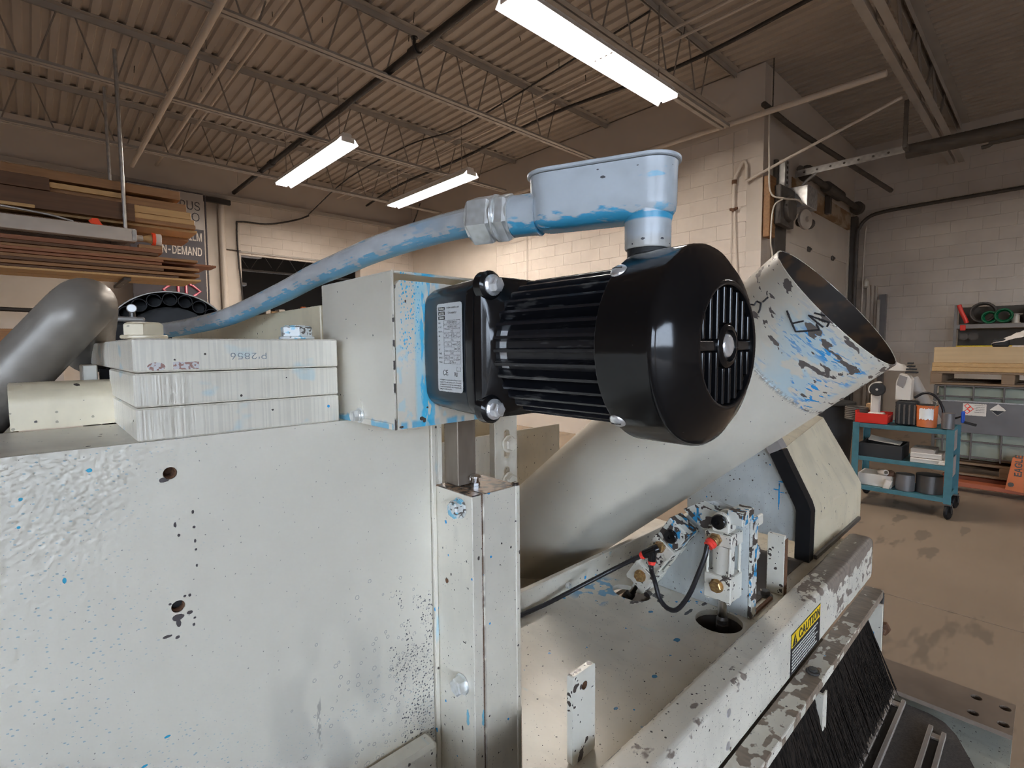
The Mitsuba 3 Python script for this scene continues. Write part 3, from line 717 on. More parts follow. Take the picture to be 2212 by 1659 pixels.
# ---- overhead door hardware
k = thing('door_shaft', 'black torsion shaft over the overhead door', 'door shaft')
put('shaft', cyl((8.0, YD - .12, 4.02), (11.08, YD - .12, 4.02), .045, 14), 'dark_iron', k, smooth=40)
put('spring', lathe((9.2, YD - .12, 4.02), (1, 0, 0), [(i * .02, .075 if i % 2 else .085) for i in range(40)], 14), 'dark_iron', k)
for xx in (8.25, 11.0):
    put('cable_drum', cyl((xx, YD - .12, 4.02), (xx + .12, YD - .12, 4.02), .11, 18, .01), 'dark_iron', k, smooth=40)
k = thing('door_track', 'black curved door track rising in the right corner and running overhead', 'door track')
put('rail', tube([(11.1, 2.56, 0.0), (11.1, 2.57, 1.6), (11.1, 2.57, 3.4), (11.1, 2.53, 3.68), (11.1, 2.42, 3.82), (11.1, 2.24, 3.88), (11.1, 1.8, 3.90), (11.1, 0.4, 3.91), (11.1, -1.5, 3.92)], .032, 8, 6), 'dark_iron', k, smooth=40)
put('jamb_angle', box(11.14, 11.26, YD - .10, YD, 0, 3.9, .006), 'dark_iron', k)
put('pale_conduit', tube([(11.2, 2.48, .8), (11.2, 2.47, 3.45), (11.2, 2.40, 3.66)], .014, 8), 'pipe_white', k, smooth=50)
k = thing('door_track', 'bright perforated angle track carrying the left side of the overhead door', 'door track')
put('perforated_angle', box(7.96, 7.975, -1.0, 2.62, 3.90, 3.99, .002), 'galv', k)
for i in range(17):
    y = 2.5 - i * .16
    put('slot', cyl((7.955, y, 3.945), (7.962, y, 3.945), .014, 8), 'dark_iron', k)
put('curved_brace', tube([(7.97, 2.35, 3.9), (7.98, 2.50, 3.80), (7.98, 2.58, 3.66)], .022, 8), 'galv', k, smooth=40)
put('upright_angle', box(7.42, 7.56, 2.56, 2.68, 3.60, 4.02, .004), 'galv', k)
for i in range(6):
    put('slot', box(7.475, 7.505, 2.553, 2.562, 3.64 + i * .065, 3.67 + i * .065), 'dark_iron', k)
put('upright', box(7.35, 7.75, YD - .05, YD - .005, 0, 4.02, .004), 'dark_iron', k)
k = thing('chain_hoist', 'dark chain hoist and grey control box beside the overhead door', 'door opener')
put('backboard', box(6.98, 7.18, 2.58, 2.66, 2.95, 3.72, .006), 'wood_mid', k)
put('gear_plate', box(7.12, 7.62, 2.50, 2.58, 3.12, 3.62, .01), 'dark_iron', k)
put('gear', cyl((7.38, 2.44, 3.34), (7.38, 2.52, 3.34), .17, 22, .01), 'dark_iron', k, smooth=30)
put('control_box', box(7.62, 8.02, 2.34, 2.60, 3.40, 3.68, .008), 'galv', k)
put('vent_grille', box(8.021, 8.03, 2.36, 2.58, 3.42, 3.62, .003), 'grey_plastic', k)
put('hand_wheel', cat(lathe((7.80, 2.44, 3.26), (-.3, -1, 0), [(0, .09), (.01, .135), (.04, .135), (.05, .09)], 20), cyl((7.80, 2.5, 3.26), (7.78, 2.36, 3.26), .035, 12)), 'tube_grey', k, smooth=30)
put('motor_end', cyl((7.86, 2.5, 3.26), (8.16, 2.46, 3.26), .07, 16, .01), 'dark_iron', k, smooth=40)
def chain(x, y, z0, z1):
    ms = []; z = z0; i = 0
    while z > z1:
        ms.append(bar((x, y, z), (x, y, z - .032), .020 if i % 2 else .008, .008 if i % 2 else .020)); z -= .028; i += 1
    return cat(*ms)
for xx in (7.22, 7.52):
    put('chain', chain(xx, 2.42, 3.25, 1.9), 'dark_iron', k)
put('flex_cord', tube([(7.75, 2.42, 3.42), (7.45, 2.40, 3.45), (7.1, 2.46, 3.42), (6.99, 2.58, 3.5), (6.97, 2.60, 3.9), (6.985, 2.62, 4.5)], .012, 8), 'white_plastic', k, smooth=50)
put('flex_cord', tube([(7.1, 2.46, 3.42), (6.99, 2.54, 3.3), (6.98, 2.56, 2.9), (7.05, 2.56, 2.7), (7.12, 2.58, 2.2)], .010, 8), 'white_plastic', k, smooth=50)
# conduit arch and cord on the end of the side wall
k = thing('conduit_arch', 'bent rusty cream conduit arch on the end of the side wall', 'conduit')
put('arch', tube([(6.95, 3.03, 3.37), (6.95, 3.03, 3.71), (6.95, 2.98, 3.86), (6.95, 2.91, 3.96), (6.95, 2.875, 3.90), (6.95, 2.87, 3.72)], .022, 10), 'pipe_white', k, smooth=50)
put('joint', cyl((6.95, 3.03, 3.70), (6.95, 3.03, 3.75), .032, 10), 'rust', k)
put('outlet', cat(cyl((6.95, 3.08, 3.375), (6.95, 2.98, 3.375), .018, 10), cyl((6.95, 3.03, 3.345), (6.95, 3.03, 3.38), .026, 10)), 'rust', k)
run('drop_cord', [(6.955, 3.02, 3.36), (6.955, 2.99, 2.8), (6.955, 2.95, 2.2), (6.955, 2.94, 1.2)], .011, 'pipe_white', 'thin cord hanging from the bent conduit arch', 'cord')
run('rising_pipe', [(6.95, 2.87, 3.69), (6.95, 2.86, 3.70), (7.0, 2.4, 3.87), (7.15, 1.28, 4.27)], .018, 'pipe_white', 'thin cream pipe rising from the conduit arch to the heavy roof joist', smooth=False)
k = thing('radiant_heater', 'long dark radiant heater tube hung under the heavy roof joist', 'heater')
put('tube', cyl((7.95, 1.36, 3.90), (8.05, -1.5, 3.90), .085, 18, .01), 'dark_iron', k, smooth=40)
put('burner_pipe', cyl((8.02, .62, 3.82), (8.12, -1.5, 3.80), .035, 12), 'dark_iron', k, smooth=40)
put('elbow', tube([(8.02, .66, 3.95), (8.03, .60, 3.99), (8.03, .54, 3.93), (8.03, .60, 3.80), (8.03, .68, 3.78)], .022, 10), 'dark_iron', k, smooth=40)
put('hanger', box(7.26, 7.31, 1.24, 1.28, 3.75, 4.27, .004), 'dark_iron', k)
put('hanger_arm', bar((7.285, 1.26, 3.77), (7.95, 1.34, 3.92), .04, .05), 'dark_iron', k)
run('gas_pipe', [(6.75, 2.6, 4.52), (7.87, 2.5, 4.43), (10.1, 1.9, 3.99)], .035, 'dark_iron', 'dark pipe slanting under the roof in front of the overhead door')
solo('pipe_hanger', cyl((7.0, 2.585, 4.50), (7.0, 2.585, ZC), .008, 6), 'dark_iron', 'thin rod holding the slanting dark pipe under the roof', 'hanger')
# ================================================================== THE MACHINE
FX, FY, FZ = (1, 0, 0), (0, 0, 1), (0, -1, 0)          # lettering on a face that looks towards -y
SX, SY, SZ = (0, -1, 0), (0, 0, 1), (-1, 0, 0)         # lettering on a face that looks towards -x
def text(s, h, o, ex, ey, ez, depth=0.0002, bold=False, width=None, center=False):
    m = meshkit.text_mesh(s, h, depth, bold)
    w = m.bounds[1][0] - m.bounds[0][0]
    if width: m.apply_scale((width / w, 1, 1)); w = width
    if center: m.apply_translation((-w / 2 - m.bounds[0][0] * 0, -h / 2, 0))
    return place(m, o, ex, ey, ez)

# ---- cabinet with the big front panel
mc = thing('machine_cabinet', 'cream painted steel machine cabinet filling the lower left, with speckled front panel', 'machine')
front = sbox(-0.9, 0.55, 0.304, 1.4832)
hole1, hole2 = (0.0712, 1.4578), (0.0716, 1.3539)
front = front.difference(Point(hole1).buffer(.0046, 24)).difference(Point(hole2).buffer(.0046, 24))
pts = []
plate = prism(sbox(-0.9, 0.55, 0.3035, 1.4832).difference(Point(hole1).buffer(.0046, 20)).difference(Point(hole2).buffer(.0046, 20)), 'y', 0.452, 0.458)
put('front_panel', plate, 'paint_panel', mc)
for hx, hz in (hole1, hole2):
    pr = [(0, .0055), (0, .0044)] + [(i * .00065, .0044 if i % 2 else .0039) for i in range(1, 26)] + [(.017, .0004)]
    put('threaded_hole', lathe((hx, .4531, hz), (0, 1, 0), pr[1:], 20, caps=False), 'rust', mc, smooth=False, label='rusty threaded hole')
put('top_flange', box(-0.9, 0.30, .458, .589, 1.478, 1.4831), 'paint_plain', mc)
put('edge_strip', box(.3045, .3095, .449, .470, 0.9, 1.4832, .0006), 'paint_frame', mc)
put('edge_strip', box(.3103, .3135, .451, .470, 0.9, 1.4832, .0006), 'paint_frame', mc)
put('edge_strip', box(.3142, .3200, .452, .470, 0.9, 1.4832, .0006), 'paint_frame', mc)
# rounded cross tube behind the flange
cs = Polygon([(0.589 + .018 - .018 * math.cos(t), 1.5043 + .018 * math.sin(t)) for t in np.linspace(0, math.pi / 2, 9)] + [(.637, 1.5223), (.637, 1.484), (.589, 1.484)])
put('cross_tube', prism(cs, 'x', -.016, .30), 'paint_hood', mc, smooth=30)
put('inner_upright', box(.036, .048, .66, .70, 1.40, 1.536, .001), 'paint_plain', mc, label='narrow upright behind the plate stack')
put('inner_panel', box(.054, .30, .72, .73, 1.40, 1.53), 'black_matte', mc)
put('rear_side_plate', box(.2135, .219, .507, 1.25, 1.40, 1.594, .001), 'paint_hood', mc)
put('lower_ledge', box(-0.5, .2915, .428, .4519, 1.03, 1.1345, .004), 'paint_frame', mc, label='chipped ledge with blue stains')
# deck, its back panel and ledge
deckp = Polygon([(.3765, .534), (.3765, .389), (.2545, .262), (1.20, .262), (1.20, .534)]).difference(Point(.708, .317).buffer(.0325, 40)).difference(affinity.scale(Point(.69, .455).buffer(.022, 30), 1.0, 1.5))
put('deck_plate', prism(deckp, 'z', 1.142, 1.150), 'paint_deck', mc)
put('hole_collar', lathe((.708, .317, 1.10), (0, 0, 1), [(0, .0325), (.042, .0325)], 40, caps=False), 'dark_iron', mc, smooth=60)
put('under_deck', box(.322, 1.30, .29, .53, .70, .71), 'black_matte', mc)
put('rear_shelf', prism(sbox(.38, .545, 1.20, .95).difference(affinity.scale(Point(.77, .8135).buffer(TR - .001, 40), 1.0, 1 / math.sin(math.radians(39.7)))), 'z', 1.080, 1.088), 'paint_plain', mc)
put('hole_shade_plate', box(.60, 1.02, .27, .525, 1.082, 1.088), 'black_matte', mc, label='added black plate that makes the deck holes dark')  # black sheet added below the deck so the holes look unlit
put('shade_plate', box(.790, 1.019, .300, .529, 1.1501, 1.1520), 'dark_iron', mc, label='dark plate standing for the shade on the deck under the divider')  # dark plate laid on the deck in place of the shade there
put('back_panel', box(.38, 1.02, .900, .908, 1.184, 1.345, .0008), 'paint_plain', mc)
put('ledge_bar', box(.38, 1.20, .530, .540, 1.142, 1.184, .0012), 'paint_frame', mc)
put('ledge_bolt', cat(cyl((.6188, .530, 1.1612), (.6188, .526, 1.1612), .0055, 14, .001), hexb((.6188, .5265, 1.1612), (0, -1, 0), .0075, .004)), 'zinc', mc)
put('upper_shadow_panel', box(.38, 1.05, 1.10, 1.11, 1.18, 1.50), 'paint_hood', mc)
# slotted strap behind the post
slots = sbox(.4592, 1.10, .500, 1.4825)
for zc in (1.4146, 1.362): slots = slots.difference(cat_shape([Point(.4805, zc + .015), Point(.4805, zc - .015)], .0055))
ss = thing('slotted_strap', 'cream upright strap with two bolted slots behind the steel bar', 'bracket')
put('strap', prism(slots, 'y', .5225, .530), 'paint_plain', ss)
put('strap_edge', box(.4542, .459, .518, .5299, 1.10, 1.4825, .0008), 'paint_frame', ss)
for zc in (1.4146, 1.362):
    put('bolt', cat(cyl((.4832, .5226, zc), (.4832, .5205, zc), .0125, 24, .0006), lathe((.4832, .5206, zc), (0, -1, 0), [(0, .0110), (.006, .0110), (.0078, .0088)], 6, ref=(0, 0, 1))), 'paint_plain', ss)

# ---- stacked plates and their bolts
g = 'stacked cream spacer plates'
kt = solo('spacer_plate', box(.0528, .2053, .452, 1.06, 1.5340, 1.5588, .0012), 'paint_top_plate', 'thick cream plate stamped P2856, topmost of the stack on the cabinet edge', 'plate', g)
put('stamped_number', text("P'2856", .0052, (.1440, .4519, 1.5474), (-1, 0, 0), (0, 0, -1), (0, -1, 0), .0001, width=.0272), 'stamp_grey', kt, label='upside-down stamped number')
solo('spacer_plate', box(.0523, .2050, .4522, .607, 1.5085, 1.5333, .0012), 'paint_plate', 'brush-streaked cream plate in the middle of the stack on the cabinet edge', 'plate', g)
solo('spacer_plate', box(.0527, .2053, .452, .607, 1.4834, 1.5079, .0012), 'paint_plate', 'brush-streaked cream plate with a blue dot, lowest of the stack on the cabinet edge', 'plate', g)
def big_bolt(x, y, lab, m, m2):
    k = thing('hex_bolt', lab, 'bolt')
    put('washer', cyl((x, y, 1.5590), (x, y, 1.5616), .0150, 32, .0006), m2, k, smooth=30)
    put('head', cat(hexb((x, y, 1.5616), (0, 0, 1), .0240, .0092, .0009, ref=(math.cos(.35), math.sin(.35), 0)), cyl((x, y, 1.57), (x, y, 1.5712), .0098, 24)), m, k)
big_bolt(.0633, .474, 'cream painted hex bolt on the left end of the plate stack', 'paint_hood', 'paint_hood')
big_bolt(.1763, .472, 'blue-smeared hex bolt on the right end of the plate stack', 'paint_worn_bolt', 'paint_worn_bolt')

# ---- sheet-metal motor bracket
mb = thing('motor_bracket', 'cream box bracket with cyan smears carrying the black gearmotor', 'bracket')
put('left_cheek', box(.2125, .2148, .3652, .500, 1.4835, 1.6126, .0008), 'paint_box', mb)
put('top_sheet', box(.2148, .372, .3652, .500, 1.6103, 1.6126, .0007), 'paint_box', mb)
put('right_cheek', box(.3702, .3725, .3652, .500, 1.4835, 1.6103, .0007), 'paint_box', mb)
fp = Polygon([(.2152, 1.4836), (.3698, 1.4836), (.3698, 1.6052), (.3698, 1.6052), (.2200, 1.6052), (.2152, 1.6004)])
put('face_plate', prism(fp, 'y', .3655, .3715), 'paint_box', mb)
put('cheek_edge', box(.2124, .2137, .3645, .3655, 1.4835, 1.6126), 'paint_edge', mb)
put('bottom_strip', box(.2118, .2125, .368, .474, 1.4835, 1.4885, .0002), 'paint_box', mb)
slot = affinity.scale(Point(.4240, 1.4975).buffer(.0042, 16), 1.0, 1.7)
put('slot_recess', prism(slot, 'x', .2119, .2126), 'paint_edge', mb)
put('clamp_bolt', cat(cyl((.2125, .4240, 1.4905), (.2100, .4240, 1.4905), .0068, 24, .0006), cyl((.2100, .4240, 1.4905), (.2085, .4240, 1.4905), .0055, 20, .0004), hexb((.2085, .4240, 1.4905), (-1, 0, 0), .0092, .0052, .0005)), 'zinc', mb, label='plated clamp bolt with washer')

# ---- gearmotor
gm = thing('gearmotor', 'glossy black finned gearmotor with white nameplate and round fan cover', 'motor')
MX, MZ = .293, 1.5500
def rsq(y, h, r, bulge=0.0, n=9):
    """ring of a rounded square with slightly bowed sides in the plane y"""
    pts = []
    for cx, cz, a0 in ((1, 1, 0), (-1, 1, math.pi / 2), (-1, -1, math.pi), (1, -1, 3 * math.pi / 2)):
        for t in np.linspace(0, math.pi / 2, n):
            pts.append((cx * (h - r) + r * math.cos(a0 + t), cz * (h - r) + r * math.sin(a0 + t)))
        # a few points along the next side
    P = np.array(pts); out = []
    for i in range(len(P)):
        a, b = P[i], P[(i + 1) % len(P)]
        out.append(a)
        if i % n == n - 1:
            for t in (.2, .4, .6, .8): out.append(a + (b - a) * t)
    P = np.array(out)
    for q in P:
        m = np.abs(q).max()
        t = 1 - (np.abs(q).min() / h) ** 2
        k = 0 if np.abs(q[0]) > np.abs(q[1]) else 1
        q[k] += np.sign(q[k]) * bulge * max(t, 0)
    return np.c_[MX + P[:, 0], np.full(len(P), y), MZ + P[:, 1]]
def loft(rings, cap0=True, cap1=True):
    n = len(rings[0]); V = np.vstack(rings); F = []
    for i in range(len(rings) - 1):
        for j in range(n):
            a, b = i * n + j, i * n + (j + 1) % n
            F += [(a, b, b + n), (a, b + n, a + n)]
    V = np.vstack([V, rings[0].mean(0), rings[-1].mean(0)])
    for j in range(n):
        if cap0: F.append((len(V) - 2, (j + 1) % n, j))
        if cap1: F.append((len(V) - 1, (len(rings) - 1) * n + j, (len(rings) - 1) * n + (j + 1) % n))
    return TM(V, F)
put('gearbox', loft([rsq(.3655, .0478, .011, .0026), rsq(.362, .0488, .012, .0026), rsq(.33, .0510, .013, .0024), rsq(.3060, .0522, .014, .0022), rsq(.3052, .0518, .014, .0022)]), 'black_gear', gm, smooth=35)
put('gearbox_end', loft([rsq(.3048, .0520, .014, .0022), rsq(.3042, .0526, .014, .0020), rsq(.2965, .0530, .014, .0018), rsq(.2955, .0524, .014, .0018)]), 'black_cast', gm, smooth=35)
put('end_bell', loft([rsq(.2952, .0522, .014, .0010), rsq(.2945, .0528, .014, .001), rsq(.2880, .0526, .014, 0.0), rsq(.2860, .050, .020, 0), rsq(.2835, .0475, .040, 0), rsq(.2790, .0466, .0460, 0)]), 'black_cast', gm, smooth=35)
for sx in (-1, 1):
    for sz in (-1, 1):
        x, z = MX + sx * .0455, MZ + sz * .0455
        put('corner_lug', cyl((x, .2945, z), (x, .2830, z), .0108, 20, .002), 'black_cast', gm, smooth=40)
        b = put('flange_bolt', cat(lathe((x, .2830, z), (0, -1, 0), [(0, .0078), (.0012, .0078), (.0022, .0060)], 24), hexb((x, .2815, z), (0, -1, 0), .0098, .0062, .0006), cyl((x, .2755, z), (x, .2749, z), .0036, 16)), 'bright_bolt', gm, label='bright hex flange bolt')
put('stator_core', cyl((MX, .2835, MZ), (MX, .179, MZ), .0425, 48), 'black_fin', gm, smooth=40)
put('core_patch', TM(*(lambda n: (np.array([(MX + .0428 * math.cos(t), y, MZ + .0428 * math.sin(t)) for t in np.linspace(math.pi - .42, math.pi + .36, n) for y in (.2830, .2715)]), [(2 * i, 2 * i + 1, 2 * i + 3) for i in range(n - 1)] + [(2 * i, 2 * i + 3, 2 * i + 2) for i in range(n - 1)]))(16)), 'label_white', gm, label='white patch showing between the fins')  # white patch on the core at the bell end of the fins
NF = 34
for i in range(NF):
    a = 2 * math.pi * i / NF + .045
    c_, s_ = math.cos(a), math.sin(a)
    t0, t1 = .0017, .0010
    r0, r1 = .041, .0520
    V = []
    for y, rr in ((.2800, .0468), (.2755, r1), (.179, r1)):
        for (r, t) in ((r0, -t0), (rr, -t1), (rr, t1), (r0, t0)):
            V.append((MX + r * c_ - t * s_, y, MZ + r * s_ + t * c_))
    F = []
    for k_ in range(2):
        o = k_ * 4
        for j in range(4):
            a_, b_ = o + j, o + (j + 1) % 4
            F += [(a_, b_, b_ + 4), (a_, b_ + 4, a_ + 4)]
    F += [(0, 2, 1), (0, 3, 2), (8, 9, 10), (8, 10, 11)]
    put('fin', TM(V, F), 'black_fin', gm)
Rc = .0602
fan = [(0, Rc - .0022), (.0004, Rc - .0004), (.0012, Rc), (.034, Rc), (.0365, Rc - .0004), (.039, Rc - .0020), (.0412, Rc - .0050), (.046, .0490), (.0500, .0405), (.0514, .0378), (.0520, .0360), (.0513, .0347), (.0488, .0343)]
put('fan_cover', lathe((MX, .1800, MZ), (0, -1, 0), fan, 72, caps=False), 'black_gloss', gm, smooth=50)
put('fan_chamber', cyl((MX, .1345, MZ), (MX, .1365, MZ), .0345, 40), 'black_matte', gm)
yg = .1305
for i in range(8):
    o = (i - 3.5) * .0083
    half = math.sqrt(.0343 ** 2 - o * o)
    for s in (-1, 1):
        inner = .0125 if abs(o) < .010 else .0032
        if half - inner > .003:
            z0, z1 = MZ + s * inner, MZ + s * half
            put('grille_bar', rbox(MX + o - .0014, MX + o + .0014, yg - .0012, yg + .0030, min(z0, z1), max(z0, z1), .0011, 1), 'black_gloss', gm, smooth=50)
put('grille_crossbar', rbox(MX - .0343, MX + .0343, yg - .0002, yg + .0030, MZ - .0032, MZ + .0032, .0012, 1), 'black_gloss', gm, smooth=50)
put('grille_hub', lathe((MX, yg + .002, MZ), (0, -1, 0), [(0, .0128), (.003, .0128), (.0042, .0115), (.0044, .0092), (.0024, .0085)], 36), 'black_gloss', gm, smooth=40)
put('hub_cap', lathe((MX, yg - .0005, MZ), (0, -1, 0), [(0, .0068), (.0012, .0066), (.0020, .0052), (.0023, .002)], 28), 'bright_bolt', gm, smooth=60, label='bright centre cap')
for sx in (-1, 1):
    for sz in (-1, 1):
        d = np.array([sx * .68, 0, sz * .735]); d /= np.linalg.norm(d)
        o = np.array([MX, .1765, MZ]) + d * (Rc - .0006)
        m = lathe(o, d, [(0, .0052), (.0008, .0051), (.0020, .0042), (.0026, .0026), (.0028, .0008)], 22)
        put('cover_screw', m, 'bright_bolt', gm, smooth=60, label='round silver cover screw')
        sl = bar(o + d * .0027 + np.array([0, -.0032, 0]), o + d * .0027 + np.array([0, .0032, 0]), .0008, .0006, up=d)
        put('screw_slot', sl, 'steel_dark', gm)
# nameplate on the left face of the gearbox
PX = .2398
def gface(y): return .293 - (.0510 + (.33 - y) * .05 + .0026)
npl = Polygon([(-.3415, 1.5155), (-.3070, 1.5155), (-.3070, 1.5850), (-.3415, 1.5850)]).buffer(-.003).buffer(.003, 6)
def onplate(m): return m
pe = np.array((0.05, -1, 0)) / np.linalg.norm((0.05, -1, 0))     # the face leans out a little towards the motor
pe = np.array((-0.052, -1, 0)); pe /= np.linalg.norm(pe)
pn = np.cross(pe, (0, 0, 1))
PO = np.array((gface(.3415) - .0004, .3415, 1.5155))             # lower left corner of the plate
pl2 = sbox(0, 0, .0345, .0695).buffer(-.0025).buffer(.0025, 6)
pk = put('nameplate', place(trimesh.creation.extrude_polygon(pl2, .0004, engine='earcut'), PO, pe, (0, 0, 1), pn), 'label_white', gm, label='white printed nameplate')
ink, inkw, bars_ = [], [], []
def nt(s, h, u, v, w=None, to=None, bold=False): to.append(text(s, h, PO + pe * u + np.array((0, 0, v)) + pn * (.00042 if to is ink else .00052), pe, (0, 0, 1), pn, .00008, bold, w))
def nbox(u0, u1, v0, v1, t=.00022):
    for a, b, c, d in ((u0, u1, v0, v0 + t), (u0, u1, v1 - t, v1), (u0, u0 + t, v0, v1), (u1 - t, u1, v0, v1)):
        ink.append(place(box(a, b, c, d, .0004, .0005), PO, pe, (0, 0, 1), pn))
for i, s in enumerate(('BODINE', 'ELECTRIC', 'COMPANY')):
    v = .0640 - i * .0036
    bars_.append(place(box(.0020, .0115, v, v + .0028, .0004, .0005), PO, pe, (0, 0, 1), pn))
    nt(s, .0015, .0029, v + .0006, .0077, inkw, True)
nt('bodine-electric.com', .0014, .0142, .0652, .0165, ink); nt('Gearmotor', .0017, .0160, .0610, .0115, ink)
rows = [('S/N', [('0900VLQP0170', .0095, .0325)]), ('TYPE', [('42R5BFSI-FX3', .0095, .0325)]), ('VOLTS', [('115', .0095, .0325)]), ('HZ', [('60', .0095, .0165), ('1', .0205, .0240), ('', .0275, .0325)]), ('A', [('2.6', .0095, .0325)]),
        ('HP', [('1/6', .0095, .0205), ('40', .0280, .0325)]), ('µF', [('', .0095, .0240), ('B6', .0285, .0325)]), ('TIME', [('CONT', .0095, .0325)]), ('RATIO', [('60:1', .0095, .0170), ('28', .0235, .0325)]), ('TORQ', [('221 lb-in', .0095, .0325)])]
for i, (nm, cells) in enumerate(rows):
    v = .0532 - i * .00345
    nt(nm, .0013, .0018, v + .0005, None, ink)
    for s, u0, u1 in cells:
        nbox(u0, u1, v, v + .0029)
        if s: nt(s, .0014, (u0 + u1) / 2 - .00055 * len(s), v + .0007, .0011 * len(s), ink)
for s, u, i in (('PH', .0175, 3), ('PF', .0247, 3), ('AMB°C', .0212, 5), ('INS', .0247, 6), ('RPM', .0183, 8)): nt(s, .0012, u, .0532 - i * .00345 + .0006, None, ink)
nt('CE', .0042, .0075, .0130, .0070, ink); nt('RU', .0030, .0235, .0125, .0042, ink, True); nbox(.0268, .0325, .0166, .0196)
for i, s in enumerate(('WARNING: 1. Ground to minimize shock', 'hazard. 2. Guard moving parts. 3. Motor is', 'not explosion proof. For hazardous locations,', 'consult local electrical code. 4. Service only', 'with power disconnected.')):
    nt(s, .0010, .0028, .0088 - i * .0018, (.030 if i < 4 else .017), ink)
put('print', cat(*ink), 'ink_black', pk); put('logo_bar', cat(*bars_), 'ink_black', pk); put('logo_print', cat(*inkw), 'ink_white', pk)

# ---- conduit body on the motor
cb = thing('conduit_elbow', 'pale blue painted conduit elbow fitting with blue smears standing on the motor', 'conduit fitting')
TH = math.radians(22.6)
LU, LW = np.array((-math.sin(TH), math.cos(TH), 0)), np.array((math.cos(TH), math.sin(TH), 0))
LO = np.array((.293, .1829, 0.0))
def loc(m): return place(m, LO, LU, -LW, (0, 0, 1))
def stad(u0, u1, r, grow=0.0):
    return affinity.translate(sbox(u0 + r, -0.0001, u1 - r, 0.0001).buffer(r + grow, 20), 0, 0)
def stack(levels, u0, u1, r):
    rings = []
    for z, gr in levels:
        c = np.array(stad(u0, u1, r, gr).exterior.coords)[:-1]
        rings.append((c, z))
    n = min(len(c) for c, _ in rings)
    R = []
    for c, z in rings:
        L = np.linspace(0, 1, n, endpoint=False)
        p = np.vstack([c, c[:1]]); d = np.r_[0, np.cumsum(np.linalg.norm(np.diff(p, axis=0), axis=1))]; d /= d[-1]
        R.append(np.c_[np.interp(L, d, p[:, 0]), np.interp(L, d, p[:, 1]), np.full(n, z)])
    return loft(R)
body = stack([(1.6300, -.0095), (1.6306, -.0060), (1.6325, -.0025), (1.6355, -.0006), (1.640, 0), (1.660, .0003), (1.6652, .0006)], -.0178, .0795, .0158)
put('body', loc(body), 'fitting_paint', cb, smooth=40)
put('cover', loc(stack([(1.6655, .0020), (1.6660, .0026), (1.6676, .0026), (1.6682, .0018)], -.0178, .0795, .0158)), 'fitting_paint', cb, smooth=30)
put('neck', lathe(LO + np.array((0, 0, 1.6120)), (0, 0, 1), [(0, .0139), (.0010, .0145), (.0165, .0146), (.020, .0152), (.026, .0150)], 36), 'fitting_paint', cb, smooth=50)
put('collar', lathe(LO + np.array((0, 0, 1.6040)), (0, 0, 1), [(0, .0128), (.0082, .0128), (.0086, .0120)], 32), 'black_matte', cb, smooth=40, label='black threaded collar')
put('hub', lathe(LO + LU * .0740 + np.array((0, 0, 1.6432)), LU, [(0, .0150), (.006, .0143), (.0190, .0143), (.0200, .0136)], 36), 'fitting_paint', cb, smooth=50)

# ---- flexible conduit with its connector nuts
fc = thing('flexible_conduit', 'grey-blue flexible conduit with blue stains sweeping down to the left behind the plates', 'conduit')
CA = LO + np.array((0, 0, 1.6434))
def nut(s0, s1, r, m, nm):
    c = (s1 - s0)
    V = lathe(CA + LU * s0, LU, [(0, r * .90), (.0012, r * .965), (.0022, r), (c - .0022, r), (c - .0012, r * .965), (c, r * .9)], 6, ref=(0, 0.35, 1))
    V2 = lathe(CA + LU * (s0 - .0006), LU, [(0, r * .84), (c + .0012, r * .84)], 32)
    put(nm, cat(V, V2), m, fc)
nut(.0945, .1045, .0176, 'zinc', 'lock_nut')
put('nut_ring', lathe(CA + LU * .1045, LU, [(0, .0150), (.0006, .0166), (.0018, .0168), (.0026, .0156)], 32), 'zinc', fc, smooth=40)
nut(.1072, .1262, .0180, 'zinc', 'gland_nut')
cp = [CA + LU * .118, CA + LU * .127, (.2417, .3392, 1.6440), (.2334, .3811, 1.6410), (.2254, .4227, 1.6365), (.2181, .4633, 1.6300), (.2128, .5223, 1.6235), (.2030, .5851, 1.6113), (.1850, .6973, 1.5932), (.1698, .7796, 1.5855), (.1460, .8977, 1.5795), (.1200, 1.025, 1.5810)]
put('jacket', tube(cp, [.0107, .0107, .0111, .0111, .0110, .0109, .0108], 24, 8), 'conduit_jacket', fc, smooth=60)
put('end_ring', lathe((.1212, 1.016, 1.5809), (-.2, .97, 0.02), [(0, .0128), (.004, .0140), (.010, .0140), (.012, .0128)], 24), 'zinc', fc, smooth=40)

# ---- post with bolts, steel bar and breather plug
sp = thing('support_post', 'square cream post with vertical seam, rusty top and two big bolts', 'post')
put('face_bar', box(.310, .3230, .3889, .4515, .90, 1.4030, .0008), 'paint_post', sp)
put('square_tube', box(.3246, .3755, .3889, .4515, .90, 1.4026, .0010), 'paint_post', sp)
put('edge_trim', box(.3690, .3760, .3880, .3960, .90, 1.4052, .0012), 'paint_post', sp)
put('seam_filler', box(.3226, .3250, .3905, .4510, .90, 1.4018), 'rust', sp)
for zc, m in ((1.3872, 'paint_worn_bolt'), (1.1995, 'zinc')):
    b = put('bolt', cat(cyl((.3100, .4085, zc), (.3080, .4085, zc), .0108, 28, .0006), hexb((.3080, .4085, zc), (-1, 0, 0), .0160, .0090, .0008, ref=(0, .3, 1))), m, sp, label='large hex bolt with washer')
put('small_hole', affinity_disc((.3099, .433, 1.3025), (-1, 0, 0), .0024, .0034), 'rust', sp)
solo('steel_bar', box(.3224, .3470, .4272, .4518, 1.4032, 1.4832, .0008), 'steel_brown', 'bare brown square steel bar standing on the post below the motor bracket', 'bar')
bp_ = thing('breather_plug', 'small chrome capped breather plug on the rusty top of the post', 'plug')
